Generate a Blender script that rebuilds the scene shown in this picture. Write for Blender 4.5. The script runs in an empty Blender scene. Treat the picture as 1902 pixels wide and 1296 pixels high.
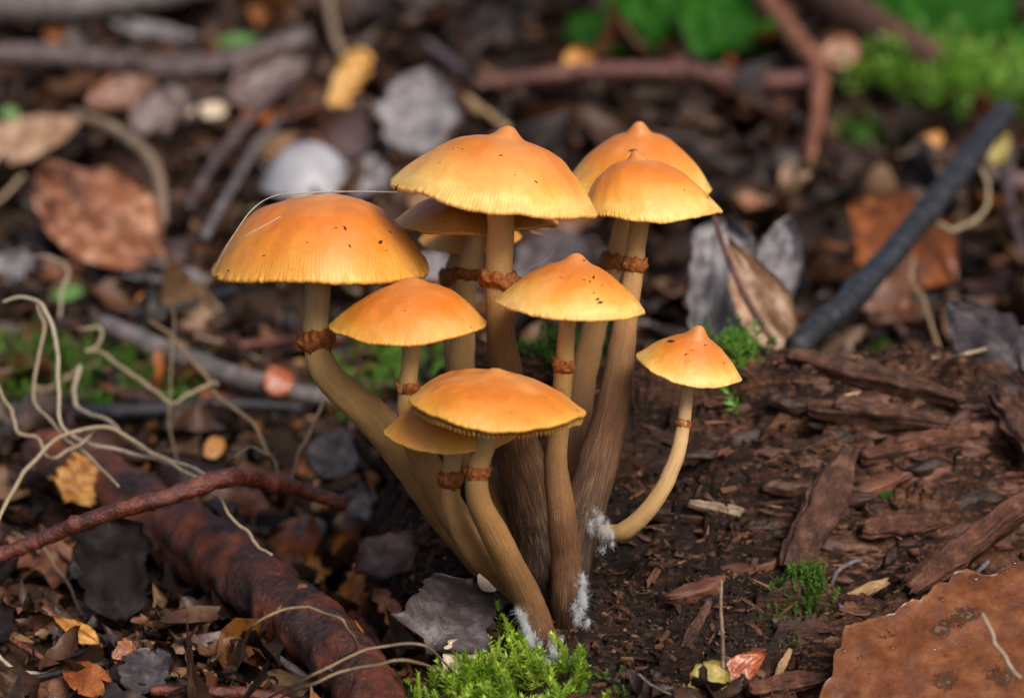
import bpy, math, random
import numpy as np
from mathutils import Vector

# ------------------------------------------------------------------ camera, sky, sun, exposure
sc = bpy.context.scene
COL = sc.collection
M = 0.001                      # everything below is written in millimetres
D = 530.0                      # camera to plane of focus
PITCH = math.radians(12.0)
FW = np.array([0, math.cos(PITCH), -math.sin(PITCH)])
UPV = np.array([0, math.sin(PITCH), math.cos(PITCH)])
RT = np.array([1.0, 0, 0])
MMPX = 0.1                     # millimetres per photo pixel at the plane of focus
CAM = -(((1020 - 951) * MMPX) * RT + ((648 - 1150) * MMPX) * UPV + D * FW)   # origin = foot of the clump

cd = bpy.data.cameras.new('camera')
cam = bpy.data.objects.new('camera', cd); COL.objects.link(cam)
cam.location = Vector(CAM * M)
cam.rotation_euler = (math.radians(90) - PITCH, 0, 0)
cd.sensor_width = 36.0
cd.lens = 36.0 * D / 190.2
cd.clip_start = 0.01; cd.clip_end = 200
cd.dof.use_dof = True
cd.dof.focus_distance = (D - 10) * M
cd.dof.aperture_fstop = 13.5
sc.camera = cam

SUN_EL, SUN_AZ = math.radians(43), math.radians(30)     # azimuth: to the right of the camera's back
sd = np.array([math.sin(SUN_AZ) * math.cos(SUN_EL), -math.cos(SUN_AZ) * math.cos(SUN_EL), math.sin(SUN_EL)])
w = bpy.data.worlds.new('World'); sc.world = w; w.use_nodes = True
nt = w.node_tree
bg = nt.nodes['Background']
sky = nt.nodes.new('ShaderNodeTexSky'); sky.sky_type = 'NISHITA'; sky.sun_disc = False
sky.sun_elevation = SUN_EL
sky.sun_rotation = math.atan2(sd[0], sd[1])
sky.dust_density = 5.0; sky.air_density = 1.0; sky.ozone_density = 0.6
nt.links.new(sky.outputs[0], bg.inputs[0]); bg.inputs[1].default_value = 0.085
sl = bpy.data.lights.new('sun', 'SUN'); sl.energy = 2.6; sl.angle = math.radians(34); sl.color = (1, .95, .87)
so = bpy.data.objects.new('sun', sl); COL.objects.link(so)
so.rotation_euler = Vector(sd).to_track_quat('Z', 'Y').to_euler()
so.location = (0, 0, 2)
sc.view_settings.view_transform = 'Standard'; sc.view_settings.look = 'None'
sc.view_settings.exposure = 0.35; sc.view_settings.gamma = 1.0
sc.view_settings.use_curve_mapping = False
try:
    sc.cycles.use_denoising = True
    sc.cycles.max_bounces = 6
    sc.cycles.diffuse_bounces = 3
    sc.cycles.transmission_bounces = 4
except Exception:
    pass

rng = np.random.default_rng(7)

# ------------------------------------------------------------------ noise
_G = np.random.default_rng(3).normal(size=(256, 3)); _G /= np.linalg.norm(_G, axis=1)[:, None]
def perlin(p):
    p = np.asarray(p, float)
    i = np.floor(p).astype(np.int64); f = p - i
    u = f * f * f * (f * (f * 6 - 15) + 10)
    out = 0
    for c in range(8):
        o = np.array([c & 1, (c >> 1) & 1, (c >> 2) & 1])
        q = i + o
        h = (q[:, 0] * 73856093) ^ (q[:, 1] * 19349663) ^ (q[:, 2] * 83492791)
        h = (h ^ (h >> 13)) * 1274126177
        g = _G[(h >> 7) & 255]
        wgt = np.prod(np.where(o == 1, u, 1 - u), axis=1)
        out = out + wgt * np.sum(g * (f - o), axis=1)
    return out * 1.5
def fbm(p, octv=4, gain=.5):
    p = np.asarray(p, float); s = 0; a = 1.0
    for k in range(octv):
        s = s + a * perlin(p + 17.3 * k); p = p * 2.03; a *= gain
    return s
def xyz(x, y, sx, sy, z=0.0):
    return np.stack([np.asarray(x) / sx, np.asarray(y) / sy, np.full(np.shape(x), z)], -1)
def sstep(a, b, x):
    t = np.clip((x - a) / (b - a), 0, 1); return t * t * (3 - 2 * t)

# ------------------------------------------------------------------ terrain heights (mm)
def floor_h(x, y):
    z = np.interp(y, [-400, -60, 40, 120, 250, 600, 1200, 1e5], [-20, -14, -7, 3, 27, 98, 190, 260])
    z = z - 22 * np.exp(-(((x + 36) / 26) ** 2 + ((y - 75) / 40) ** 2))
    near = np.clip(1 - np.abs(y) / 1500, 0, 1)
    return z + near * (8 * fbm(xyz(x, y, 70, 70), 3) + 4.5 * fbm(xyz(x, y, 19, 19, 5), 2))
HOLLOWS = [(58, 14, 9, 6, 10), (42, 48, 14, 6, 9), (22, 44, 12, 8, 8), (30, -12, 6, 5, 5), (16, 24, 8, 8, 5)]
def log_h(x, y, detail=True):
    yy = y + 4 * np.sin(x / 31.0) + 5
    z = np.interp(yy, [-300, -60, -20, 5, 30, 48, 64, 78, 100, 150, 260], [-60, -17, -5, 0, 10, 22, 35, 36.5, 20, -30, -120])
    z = z - 0.055 * np.clip(x - 45, 0, 200)
    z = z - 60 * sstep(-14, -52, x) - 60 * sstep(260, 330, x)
    if detail:
        near0 = 1 - .8 * np.exp(-((x / 13) ** 2 + (y / 15) ** 2))
        c, s = math.cos(.13), math.sin(.13)
        gx, gy = c * x + s * y, -s * x + c * y
        wv = 9 * fbm(xyz(gx, gy, 42, 26, 9), 3)
        brk = 5 * np.round(1.5 * perlin(xyz(gx, gy, 15, 9, 15)))          # the layers are broken across the grain
        ph = (gy + wv + brk) / 12.5
        f1 = ph - np.floor(ph); f1 = np.where(f1 < .8, f1 / .8, 1 - (f1 - .8) / .2)
        a1 = np.clip(.55 + .9 * fbm(xyz(gx, gy, 34, 16, 17), 2), 0, 1.2)
        ph2 = (gy + .6 * wv + 1.6 * np.round(2 * perlin(xyz(gx, gy, 6, 3.5, 25)))) / 3.1
        f2 = ph2 - np.floor(ph2); f2 = np.where(f2 < .75, f2 / .75, 1 - (f2 - .75) / .25)
        n2 = fbm(xyz(gx, gy + wv, 19, 4.5, 4), 3)
        n3 = fbm(xyz(gx, gy, 4.2, 1.3, 7), 3)
        n4 = perlin(xyz(gx, gy, 7.0, .75, 1))
        n5 = perlin(xyz(x, y, 1.0, .9, 2))
        pit = sstep(.25, .55, fbm(xyz(gx, gy, 20, 9, 13), 2))
        z = z + near0 * (8.0 * a1 * (.45 - f1) + 2.4 * (.5 - f2) * np.clip(.6 + n2, 0, 1) + 3.0 * n2 + 1.2 * n3 + 1.0 * n4 + .5 * n5 - 8 * pit) - 1.0 + 1.6 * np.exp(-((x / 10) ** 2 + ((y + 2) / 10) ** 2))
        for (hx, hy, rx, ry, dp) in HOLLOWS:
            z = z - dp * np.exp(-(((x - hx) / rx) ** 2 + ((y - hy) / ry) ** 2) ** 2)
    return z
class Grid:
    """heights sampled once, then looked up bilinearly"""
    def __init__(g, fn, x0, x1, y0, y1, st):
        g.x0, g.y0, g.st = x0, y0, st
        xs = np.arange(x0, x1 + st, st); ys = np.arange(y0, y1 + st, st); X, Y = np.meshgrid(xs, ys)
        g.z = fn(X.ravel(), Y.ravel()).reshape(X.shape)
    def __call__(g, x, y):
        fx = np.clip((x - g.x0) / g.st, 0, g.z.shape[1] - 1.001); fy = np.clip((y - g.y0) / g.st, 0, g.z.shape[0] - 1.001)
        i = fx.astype(int); j = fy.astype(int); u = fx - i; v = fy - j
        return (g.z[j, i] * (1 - u) + g.z[j, i + 1] * u) * (1 - v) + (g.z[j + 1, i] * (1 - u) + g.z[j + 1, i + 1] * u) * v
GF = Grid(floor_h, -480, 480, -220, 1260, 4.0)
GL = Grid(log_h, -60, 130, -80, 130, .5)
GW = Grid(log_h, -70, 345, -300, 270, 4.0)
def log_at(x, y):
    inn = (x > -59) & (x < 129) & (y > -79) & (y < 129)
    return np.where(inn, GL(x, y), GW(x, y))
def ter(x, y):
    x = np.asarray(x, float); y = np.asarray(y, float)
    return np.maximum(GF(x, y), log_at(x, y))

# ------------------------------------------------------------------ photo pixels to places
def P(px, py, d=0.0):
    k = (D + d) / D
    return CAM + k * ((px - 951) * MMPX * RT + (648 - py) * MMPX * UPV) + (D + d) * FW
def gp(px, py, lift=0.0):
    """where the line of sight through a photo pixel meets the terrain (raised by lift)"""
    def first(ds):
        k = (D + ds) / D
        pts = CAM + k[:, None] * ((px - 951) * MMPX * RT + (648 - py) * MMPX * UPV) + (D + ds)[:, None] * FW
        below = pts[:, 2] < ter(pts[:, 0], pts[:, 1]) + lift
        i = int(np.argmax(below)) if below.any() else len(ds) - 1
        return pts[i], ds[i]
    _, d = first(np.arange(-170, 900, 5.0))
    return first(np.arange(d - 5.0, d + .3, .25))
def gpl(px, py, base=2.0):
    """the same, on top of the loose litter, which is coarser farther back and thin on the log"""
    p, d = gp(px, py)
    onlog = log_at(p[0:1], p[1:2])[0] > GF(p[0:1], p[1:2])[0]
    return gp(px, py, .5 if onlog else base + .018 * max(0.0, d))

# ------------------------------------------------------------------ mesh helpers
def meshdata(name, V, faces, uv=None, col=None, smooth=True):
    me = bpy.data.meshes.new(name)
    V = np.ascontiguousarray(V, dtype=np.float32)
    me.vertices.add(len(V)); me.vertices.foreach_set('co', V.ravel())
    idx = np.concatenate([np.asarray(f, dtype=np.int32).ravel() for f in faces])
    sizes = np.concatenate([np.full(len(f), np.asarray(f).shape[1], dtype=np.int32) for f in faces])
    starts = np.concatenate([[0], np.cumsum(sizes)[:-1]]).astype(np.int32)
    me.loops.add(len(idx)); me.loops.foreach_set('vertex_index', idx)
    me.polygons.add(len(sizes)); me.polygons.foreach_set('loop_start', starts)
    me.polygons.foreach_set('use_smooth', np.full(len(sizes), smooth))
    if uv is not None:
        l = me.uv_layers.new(name='UVMap')
        l.data.foreach_set('uv', np.ascontiguousarray(np.asarray(uv, np.float32)[idx]).ravel())
    if col is not None:
        a = me.color_attributes.new('col', 'FLOAT_COLOR', 'POINT')
        c = np.ones((len(V), 4), np.float32); c[:, :3] = col
        a.data.foreach_set('color', c.ravel())
    me.update(calc_edges=True)
    return me
def tag(o, label=None, cat=None, group=None, kind=None):
    if label: o['label'] = label
    if cat: o['category'] = cat
    if group: o['group'] = group
    if kind: o['kind'] = kind
    return o
def empty(name, loc, label=None, cat=None, group=None):
    e = bpy.data.objects.new(name, None); COL.objects.link(e)
    e.location = Vector(np.asarray(loc) * M); e.empty_display_size = .005
    return tag(e, label, cat, group)
def mk(name, V, faces, mat, parent=None, uv=None, col=None, smooth=True, **tags):
    V = np.asarray(V, float)
    if parent is None:
        loc = np.array([V[:, 0].mean(), V[:, 1].mean(), V[:, 2].min()])
    else:
        loc = np.array(world_loc(parent)) / M
    me = meshdata(name, (V - loc) * M, faces, uv, col, smooth)
    me.materials.append(mat)
    o = bpy.data.objects.new(name, me); COL.objects.link(o)
    if parent is None: o.location = Vector(loc * M)
    else: o.parent = parent
    return tag(o, **tags)
def world_loc(o):
    l = Vector((0, 0, 0))
    while o is not None:
        l = l + o.location; o = o.parent
    return l
def unit(v):
    v = np.asarray(v, float); return v / (np.linalg.norm(v) + 1e-12)
def catmull(pts, n):
    pts = np.asarray(pts, float)
    Q = np.vstack([2 * pts[0] - pts[1], pts, 2 * pts[-1] - pts[-2]])
    seg = len(pts) - 1
    t = np.linspace(0, seg, n); i = np.minimum(t.astype(int), seg - 1); f = (t - i)[:, None]
    p0, p1, p2, p3 = Q[i], Q[i + 1], Q[i + 2], Q[i + 3]
    return .5 * (2 * p1 + (p2 - p0) * f + (2 * p0 - 5 * p1 + 4 * p2 - p3) * f ** 2 + (3 * p1 - p0 - 3 * p2 + p3) * f ** 3)
def frames(c):
    t = np.gradient(c, axis=0); t /= np.linalg.norm(t, axis=1)[:, None]
    n = unit(np.cross(t[0], [0.3, -1, .2])); N = []
    for k in range(len(c)):
        n = unit(n - t[k] * np.dot(n, t[k])); N.append(n)
    N = np.array(N); return t, N, np.cross(t, N)
def tube(c, r, ns=12, rough=0.0, rs=4.0, knob=0.0, vmax=1.0, seed=0, flat=1.0):
    """closed tube round a centre line c (mm) with radii r; uneven surface; returns V, faces, uv"""
    n = len(c); r = np.broadcast_to(np.asarray(r, float), (n,))
    t, N, B = frames(c)
    a = np.linspace(0, 2 * math.pi, ns, endpoint=False)
    dirs = N[:, None, :] * np.cos(a)[None, :, None] + B[:, None, :] * np.sin(a)[None, :, None] * flat
    rr = np.repeat(r[:, None], ns, 1)
    if rough > 0:
        pp = (c[:, None, :] + dirs * r[:, None, None]).reshape(-1, 3) / rs + seed * 3.7
        rr = rr * (1 + rough * fbm(pp, 3).reshape(n, ns))
    if knob > 0:
        rr = rr * (1 + knob * np.maximum(0, perlin(np.stack([np.arange(n) * .35, np.full(n, seed * 1.7), np.zeros(n)], 1)))[:, None] ** 2 * 4)
    V = (c[:, None, :] + dirs * rr[:, :, None]).reshape(-1, 3)
    V = np.vstack([V, c[0] - t[0] * r[0] * .3, c[-1] + t[-1] * r[-1] * .3])
    i = np.arange(n - 1)[:, None] * ns; j = np.arange(ns)[None, :]; j2 = (j + 1) % ns
    q = np.stack([i + j, i + j2, i + ns + j2, i + ns + j], -1).reshape(-1, 4)
    jj = np.arange(ns); kk = (jj + 1) % ns
    c0 = np.stack([np.full(ns, n * ns), kk, jj], 1)
    c1 = np.stack([np.full(ns, n * ns + 1), (n - 1) * ns + jj, (n - 1) * ns + kk], 1)
    u = np.abs(np.arange(ns) / ns * 2 - 1)
    uv = np.stack([np.tile(u, n), np.repeat(np.linspace(0, vmax, n), ns)], 1)
    uv = np.vstack([uv, [0, 0], [0, vmax]])
    return V, [q, c0, c1], uv
def grid_faces(n, m):
    i = np.arange(n - 1)[:, None] * m; j = np.arange(m - 1)[None, :]
    return np.stack([i + j, i + j + 1, i + m + j + 1, i + m + j], -1).reshape(-1, 4)

# ------------------------------------------------------------------ materials
class NT:
    def __init__(s, name):
        s.m = bpy.data.materials.new(name); s.m.use_nodes = True
        s.t = s.m.node_tree; s.b = s.t.nodes['Principled BSDF']; s.out = s.t.nodes['Material Output']
        tc = s.t.nodes.new('ShaderNodeTexCoord')
        s.uv = tc.outputs['UV']
        sca = s.t.nodes.new('ShaderNodeVectorMath'); sca.operation = 'SCALE'; sca.inputs['Scale'].default_value = 1000
        s.t.links.new(tc.outputs['Object'], sca.inputs[0]); s.pos = sca.outputs[0]
        geo = s.t.nodes.new('ShaderNodeNewGeometry')
        sw = s.t.nodes.new('ShaderNodeVectorMath'); sw.operation = 'SCALE'; sw.inputs['Scale'].default_value = 1000
        s.t.links.new(geo.outputs['Position'], sw.inputs[0]); s.wpos = sw.outputs[0]
    def L(s, a, b): s.t.links.new(a, b)
    def put(s, v, sock):
        if hasattr(v, 'links'): s.L(v, sock)
        else: sock.default_value = v
    def noise(s, vec, scale, detail=4, rough=.55, dist=0.0, off=None):
        n = s.t.nodes.new('ShaderNodeTexNoise'); n.inputs['Scale'].default_value = scale
        n.inputs['Detail'].default_value = detail; n.inputs['Roughness'].default_value = rough; n.inputs['Distortion'].default_value = dist
        s.L(vec, n.inputs['Vector']); return n.outputs[0]
    def mapv(s, vec, scale=(1, 1, 1), rot=(0, 0, 0), loc=(0, 0, 0)):
        n = s.t.nodes.new('ShaderNodeMapping'); n.inputs['Scale'].default_value = scale; n.inputs['Rotation'].default_value = rot
        n.inputs['Location'].default_value = loc
        s.L(vec, n.inputs['Vector']); return n.outputs[0]
    def vor(s, vec, scale, out='Distance', feature='F1'):
        n = s.t.nodes.new('ShaderNodeTexVoronoi'); n.inputs['Scale'].default_value = scale; n.feature = feature
        s.L(vec, n.inputs['Vector']); return n.outputs[out]
    def math(s, op, a, b=0.0, clamp=False):
        n = s.t.nodes.new('ShaderNodeMath'); n.operation = op; n.use_clamp = clamp
        s.put(a, n.inputs[0]); s.put(b, n.inputs[1]); return n.outputs[0]
    def ramp(s, f, stops, interp='LINEAR'):
        n = s.t.nodes.new('ShaderNodeValToRGB'); e = n.color_ramp.elements; n.color_ramp.interpolation = interp
        while len(e) < len(stops): e.new(.5)
        for k, (p, c) in enumerate(stops):
            e[k].position = p; e[k].color = (*c, 1) if len(c) == 3 else c
        s.put(f, n.inputs[0]); return n.outputs[0]
    def step(s, f, a, b):
        n = s.t.nodes.new('ShaderNodeMapRange'); n.interpolation_type = 'SMOOTHSTEP'
        n.inputs['From Min'].default_value = a; n.inputs['From Max'].default_value = b
        s.put(f, n.inputs['Value']); return n.outputs[0]
    def mix(s, f, a, b, blend='MIX'):
        n = s.t.nodes.new('ShaderNodeMix'); n.data_type = 'RGBA'; n.blend_type = blend
        s.put(f, n.inputs[0])
        for v, k in ((a, 6), (b, 7)):
            if isinstance(v, tuple): v = (*v, 1) if len(v) == 3 else v
            s.put(v, n.inputs[k])
        return n.outputs[2]
    def attr(s, name='col'):
        n = s.t.nodes.new('ShaderNodeAttribute'); n.attribute_name = name; return n.outputs['Color']
    def rand(s):
        return s.t.nodes.new('ShaderNodeObjectInfo').outputs['Random']
    def sep(s, v):
        n = s.t.nodes.new('ShaderNodeSeparateXYZ'); s.L(v, n.inputs[0]); return n.outputs
    def bump(s, h, dist_mm=.3, strength=1.0):
        n = s.t.nodes.new('ShaderNodeBump'); n.inputs['Distance'].default_value = dist_mm * M; n.inputs['Strength'].default_value = strength
        s.L(h, n.inputs['Height']); s.L(n.outputs[0], s.b.inputs['Normal'])
    def fin(s, color, rough=.6, spec=.5, coat=0.0, coat_rough=.2, sss=0.0, sss_r=(1, .5, .25), sss_mm=1.0, trans=0.0):
        s.put(color if not isinstance(color, tuple) else (*color, 1), s.b.inputs['Base Color'])
        s.put(rough, s.b.inputs['Roughness']); s.put(spec, s.b.inputs['Specular IOR Level'])
        s.put(coat, s.b.inputs['Coat Weight']); s.b.inputs['Coat Roughness'].default_value = coat_rough
        if sss:
            s.b.inputs['Subsurface Weight'].default_value = sss; s.b.inputs['Subsurface Radius'].default_value = sss_r
            s.b.inputs['Subsurface Scale'].default_value = sss_mm * M
        if trans:
            tr = s.t.nodes.new('ShaderNodeBsdfTranslucent'); mx = s.t.nodes.new('ShaderNodeMixShader')
            s.put(color if not isinstance(color, tuple) else (*color, 1), tr.inputs['Color'])
            mx.inputs[0].default_value = trans
            s.L(s.b.outputs[0], mx.inputs[1]); s.L(tr.outputs[0], mx.inputs[2]); s.L(mx.outputs[0], s.out.inputs['Surface'])
        return s.m

def mat_cap(name, shift=0.0):
    s = NT(name); u, v, _ = s.sep(s.uv)
    n = s.noise(s.pos, .16, 3); n2 = s.noise(s.pos, .9, 5, .6)
    vv = s.math('ADD', v, s.math('MULTIPLY', s.math('SUBTRACT', n, .5), .30))
    vv = s.math('ADD', vv, s.math('MULTIPLY', s.math('SUBTRACT', n2, .5), .12))
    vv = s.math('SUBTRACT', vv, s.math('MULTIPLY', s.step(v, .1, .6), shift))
    c = s.ramp(vv, [(0, (.56, .26, .10)), (.09, (.52, .18, .04)), (.40, (.56, .150, .012)), (.66, (.62, .205, .016)),
                    (.84, (.70, .34, .050)), (.95, (.80, .53, .15)), (1.0, (.70, .42, .11))])
    # striae toward the margin
    ua = s.math('MULTIPLY', u, 2 * math.pi * 165)
    wob = s.math('MULTIPLY', s.noise(s.pos, .8, 2), 5.0)
    st = s.math('SINE', s.math('ADD', ua, wob))
    msk = s.math('MULTIPLY', s.step(v, .68, .97), s.step(s.noise(s.pos, .5, 2), .30, .6))
    stm = s.math('MULTIPLY', s.math('ADD', s.math('MULTIPLY', st, .5), .5), msk)
    c = s.mix(s.math('MULTIPLY', stm, .34), c, (.60, .27, .03))
    sheen = s.noise(s.mapv(s.pos, loc=(5, 50, 11)), .085, 3, .5)
    c = s.mix(s.math('MULTIPLY', s.step(sheen, .46, .66), .26), c, (.74, .40, .15))  # pale sheen of the caps painted into the colour as soft noise patches
    # stray debris specks
    vd = s.vor(s.pos, .36); dot = s.math('SUBTRACT', 1.0, s.step(vd, .055, .085))
    keep = s.step(s.noise(s.mapv(s.pos, loc=(31, 7, 2)), .11, 1), .54, .58)
    c = s.mix(s.math('MULTIPLY', dot, keep), c, (.09, .03, .01))
    fine = s.noise(s.pos, 3.0, 4, .7)
    c = s.mix(s.math('MULTIPLY', s.step(fine, .5, .72), .22), c, (.78, .45, .16))
    hgt = s.math('ADD', s.math('MULTIPLY', stm, -.25), s.math('ADD', s.math('MULTIPLY', n2, .7), s.math('MULTIPLY', fine, .22)))
    s.bump(hgt, .22, .55)
    rough = s.math('ADD', .40, s.math('MULTIPLY', n2, .18))
    return s.fin(c, rough, .5, coat=.12, coat_rough=.38, sss=.22, sss_r=(1.4, .5, .12), sss_mm=1.2)
def mat_gill():
    s = NT('gill_flesh'); n = s.noise(s.pos, .8, 3)
    return s.fin(s.ramp(n, [(.3, (.50, .26, .06)), (.7, (.72, .44, .14))]), .6, .3, sss=.2, sss_mm=.8)
def mat_stem():
    s = NT('stem_flesh'); u, v, _ = s.sep(s.uv)
    nb = s.noise(s.pos, .14, 3)
    vv = s.math('ADD', v, s.math('MULTIPLY', s.math('SUBTRACT', nb, .5), .25))
    c = s.ramp(vv, [(0, (.80, .56, .29)), (.22, (.64, .38, .14)), (.45, (.36, .18, .060)), (.68, (.15, .064, .028)), (1, (.036, .017, .012))])
    fv = s.t.nodes.new('ShaderNodeCombineXYZ'); s.L(s.math('MULTIPLY', u, 44), fv.inputs[0]); s.L(s.math('MULTIPLY', v, 13), fv.inputs[1])
    fz = s.sep(s.pos)[0]; s.L(s.math('MULTIPLY', fz, .05), fv.inputs[2])
    f = s.noise(fv.outputs[0], 1.0, 4, .65)
    streak = s.step(f, .47, .64)
    c = s.mix(s.math('MULTIPLY', streak, .8), c, s.mix(.38, c, (.40, .25, .13)))
    c = s.mix(s.math('MULTIPLY', s.step(f, .45, .30), .4), c, s.mix(.5, c, (.06, .025, .01)))
    pw = s.noise(s.pos, 2.2, 4, .7)
    c = s.mix(s.math('MULTIPLY', s.step(pw, .54, .70), .22), c, s.mix(.45, c, (.50, .36, .22)))
    s.bump(s.math('ADD', f, s.math('MULTIPLY', pw, .45)), .42, .85)
    return s.fin(c, .52, .35, sss=.12, sss_r=(1, .5, .2), sss_mm=.8)
def mat_ring():
    s = NT('ring_tissue'); n = s.noise(s.pos, 1.6, 5, .65)
    s.bump(n, .4, .9)
    return s.fin(s.ramp(n, [(.3, (.12, .030, .008)), (.5, (.32, .095, .018)), (.72, (.50, .20, .055))]), .55, .35)
def mat_bark(name, c1, c2, c3, rough=.45, sc_=.25, spec=.5, stretch=(1, 1, 1), bump=.5):
    s = NT(name); p = s.mapv(s.pos, stretch)
    n = s.noise(p, sc_, 5, .6); n2 = s.noise(p, sc_ * 6, 5, .65)
    c = s.ramp(n, [(.30, c1), (.5, c2), (.70, c3)])
    c = s.mix(s.math('MULTIPLY', s.step(n2, .5, .7), .5), c, s.mix(.5, c, c3))
    c = s.mix(s.math('MULTIPLY', s.step(n2, .5, .32), .6), c, s.mix(.6, c, c1))
    s.bump(s.math('ADD', n2, s.math('MULTIPLY', n, .6)), bump, .8)
    return s.fin(c, s.math('ADD', rough - .12, s.math('MULTIPLY', n2, .24)), spec)
def mat_leaf(name, c1, c2, c3=None, rough=.35, spots=False, spec=.55, trans=0.0, coat=0.0, vein=.5):
    s = NT(name); u, v, _ = s.sep(s.uv)
    n = s.noise(s.pos, .22, 5, .62); n2 = s.noise(s.pos, 1.7, 5, .65)
    c = s.ramp(n, [(.32, c1), (.66, c2)] if c3 is None else [(.30, c1), (.5, c2), (.68, c3)])
    c = s.mix(s.math('MULTIPLY', s.step(n2, .48, .72), .45), c, s.mix(.5, c, c2))
    c = s.mix(s.math('MULTIPLY', s.step(n2, .5, .3), .5), c, s.mix(.6, c, tuple(x * .35 for x in c1)))
    av = s.math('ABSOLUTE', v)
    mid = s.math('SUBTRACT', 1.0, s.step(av, .0, .06))
    lat = s.math('SINE', s.math('MULTIPLY', s.math('SUBTRACT', u, s.math('MULTIPLY', av, .18)), 62.0))
    lat = s.math('MULTIPLY', s.step(lat, .86, 1.0), .5)
    vn = s.math('MAXIMUM', mid, lat)
    c = s.mix(s.math('MULTIPLY', vn, .28 * vein), c, s.mix(.5, c, c2 if c3 is None else c3))
    cell = s.vor(s.pos, 1.3, feature='F1')
    h = s.math('ADD', s.math('MULTIPLY', n2, .6), s.math('ADD', s.math('MULTIPLY', vn, .5 * vein), s.math('MULTIPLY', cell, .25)))
    if spots:
        vd = s.vor(s.mapv(s.uv, (6.5, 1.9, 1)), 1.0)
        wob = s.math('ADD', vd, s.math('MULTIPLY', s.math('SUBTRACT', s.noise(s.pos, .8, 3, .6), .5), .7))
        wob = s.math('ADD', wob, s.math('MULTIPLY', s.step(s.noise(s.pos, .09, 1), .48, .56), .4))
        sp = s.math('SUBTRACT', 1.0, s.step(wob, .20, .27))
        core = s.math('SUBTRACT', 1.0, s.step(wob, .06, .12))
        c = s.mix(s.math('MULTIPLY', sp, .85), c, (.045, .020, .010)); c = s.mix(s.math('MULTIPLY', core, .5), c, (.20, .13, .08))
        h = s.math('ADD', h, s.math('MULTIPLY', sp, -.6))
    if spots: coat = s.math('MULTIPLY', s.step(s.noise(s.mapv(s.pos, loc=(3, 3, 3)), .20, 4, .7), .50, .60), .8)
    s.bump(h, .3, .7)
    return s.fin(c, s.math('ADD', rough - .1, s.math('MULTIPLY', n2, .22)), spec, coat=coat, coat_rough=.12, trans=trans)
def mat_vcol(name, rough=.45, spec=.5, noise_sc=.9, trans=0.0, bump=.35, dark=.45):
    s = NT(name); c = s.attr(); n = s.noise(s.wpos, noise_sc, 5, .65); n2 = s.noise(s.wpos, noise_sc * .25, 3)
    c = s.mix(s.math('MULTIPLY', s.step(n, .52, .30), dark * 1.6), c, s.mix(.75, c, (.012, .007, .005)))
    c = s.mix(s.math('MULTIPLY', s.step(n2, .5, .75), .45), c, s.mix(.6, c, (.34, .20, .12)))
    s.bump(n, bump, .8)
    return s.fin(c, s.math('ADD', rough - .12, s.math('MULTIPLY', n, .25)), spec, trans=trans)

MAT = {}
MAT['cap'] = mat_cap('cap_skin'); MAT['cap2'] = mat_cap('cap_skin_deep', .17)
MAT['gill'] = mat_gill(); MAT['stem'] = mat_stem(); MAT['ring'] = mat_ring()
def soil():
    s = NT('soil'); n = s.noise(s.wpos, .06, 6, .6); n2 = s.noise(s.wpos, .7, 6, .7)
    c = s.ramp(n, [(.3, (.012, .008, .006)), (.5, (.030, .017, .011)), (.7, (.060, .030, .018))])
    c = s.mix(s.math('MULTIPLY', s.step(n2, .55, .75), .5), c, (.11, .055, .030))
    s.bump(n2, 1.2, 1.0)
    return s.fin(c, .65, .2)
MAT['soil'] = soil()
def rotten():
    s = NT('rotten_wood')
    p = s.mapv(s.wpos, (.22, 1.0, .9), rot=(0, 0, -.16))
    n = s.noise(p, .16, 6, .62, .4); f = s.noise(p, 1.1, 6, .7); big = s.noise(s.wpos, .035, 4, .55)
    x, y, z = s.sep(s.wpos)
    c = s.ramp(n, [(.34, (.007, .004, .004)), (.44, (.022, .010, .007)), (.53, (.060, .025, .015)), (.61, (.14, .060, .034)), (.70, (.28, .155, .09))])
    c = s.mix(s.math('MULTIPLY', s.step(f, .52, .62), .62), c, (.23, .110, .062))
    c = s.mix(s.math('MULTIPLY', s.step(f, .48, .36), .8), c, (.016, .009, .007))
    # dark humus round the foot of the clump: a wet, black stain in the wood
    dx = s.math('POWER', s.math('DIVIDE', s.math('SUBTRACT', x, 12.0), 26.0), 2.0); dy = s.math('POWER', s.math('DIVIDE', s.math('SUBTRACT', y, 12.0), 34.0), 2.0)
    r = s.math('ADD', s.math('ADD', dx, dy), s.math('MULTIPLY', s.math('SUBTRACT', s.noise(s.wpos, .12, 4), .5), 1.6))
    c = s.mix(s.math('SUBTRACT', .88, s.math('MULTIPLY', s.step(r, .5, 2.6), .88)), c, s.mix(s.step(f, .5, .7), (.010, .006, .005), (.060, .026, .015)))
    c = s.mix(s.math('MULTIPLY', s.step(big, .56, .70), .45), c, (.040, .034, .036))
    s.bump(s.math('ADD', f, s.math('MULTIPLY', s.noise(s.wpos, 3.2, 4, .7), .5)), .8, 1.0)
    return s.fin(c, s.math('ADD', .42, s.math('MULTIPLY', f, .3)), .22)
MAT['rotten'] = rotten()
MAT['vleaf'] = mat_vcol('litter_leaf', .42, .28, .5, dark=.55)
MAT['vcrumb'] = mat_vcol('crumb', .55, .2, 1.2, bump=.5)
MAT['vmoss'] = mat_vcol('moss_leaf', .42, .5, 1.2, trans=.30, bump=.05, dark=.12)
MAT['vroot'] = mat_vcol('root_skin', .55, .35, .9, bump=.15, dark=.35)

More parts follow.
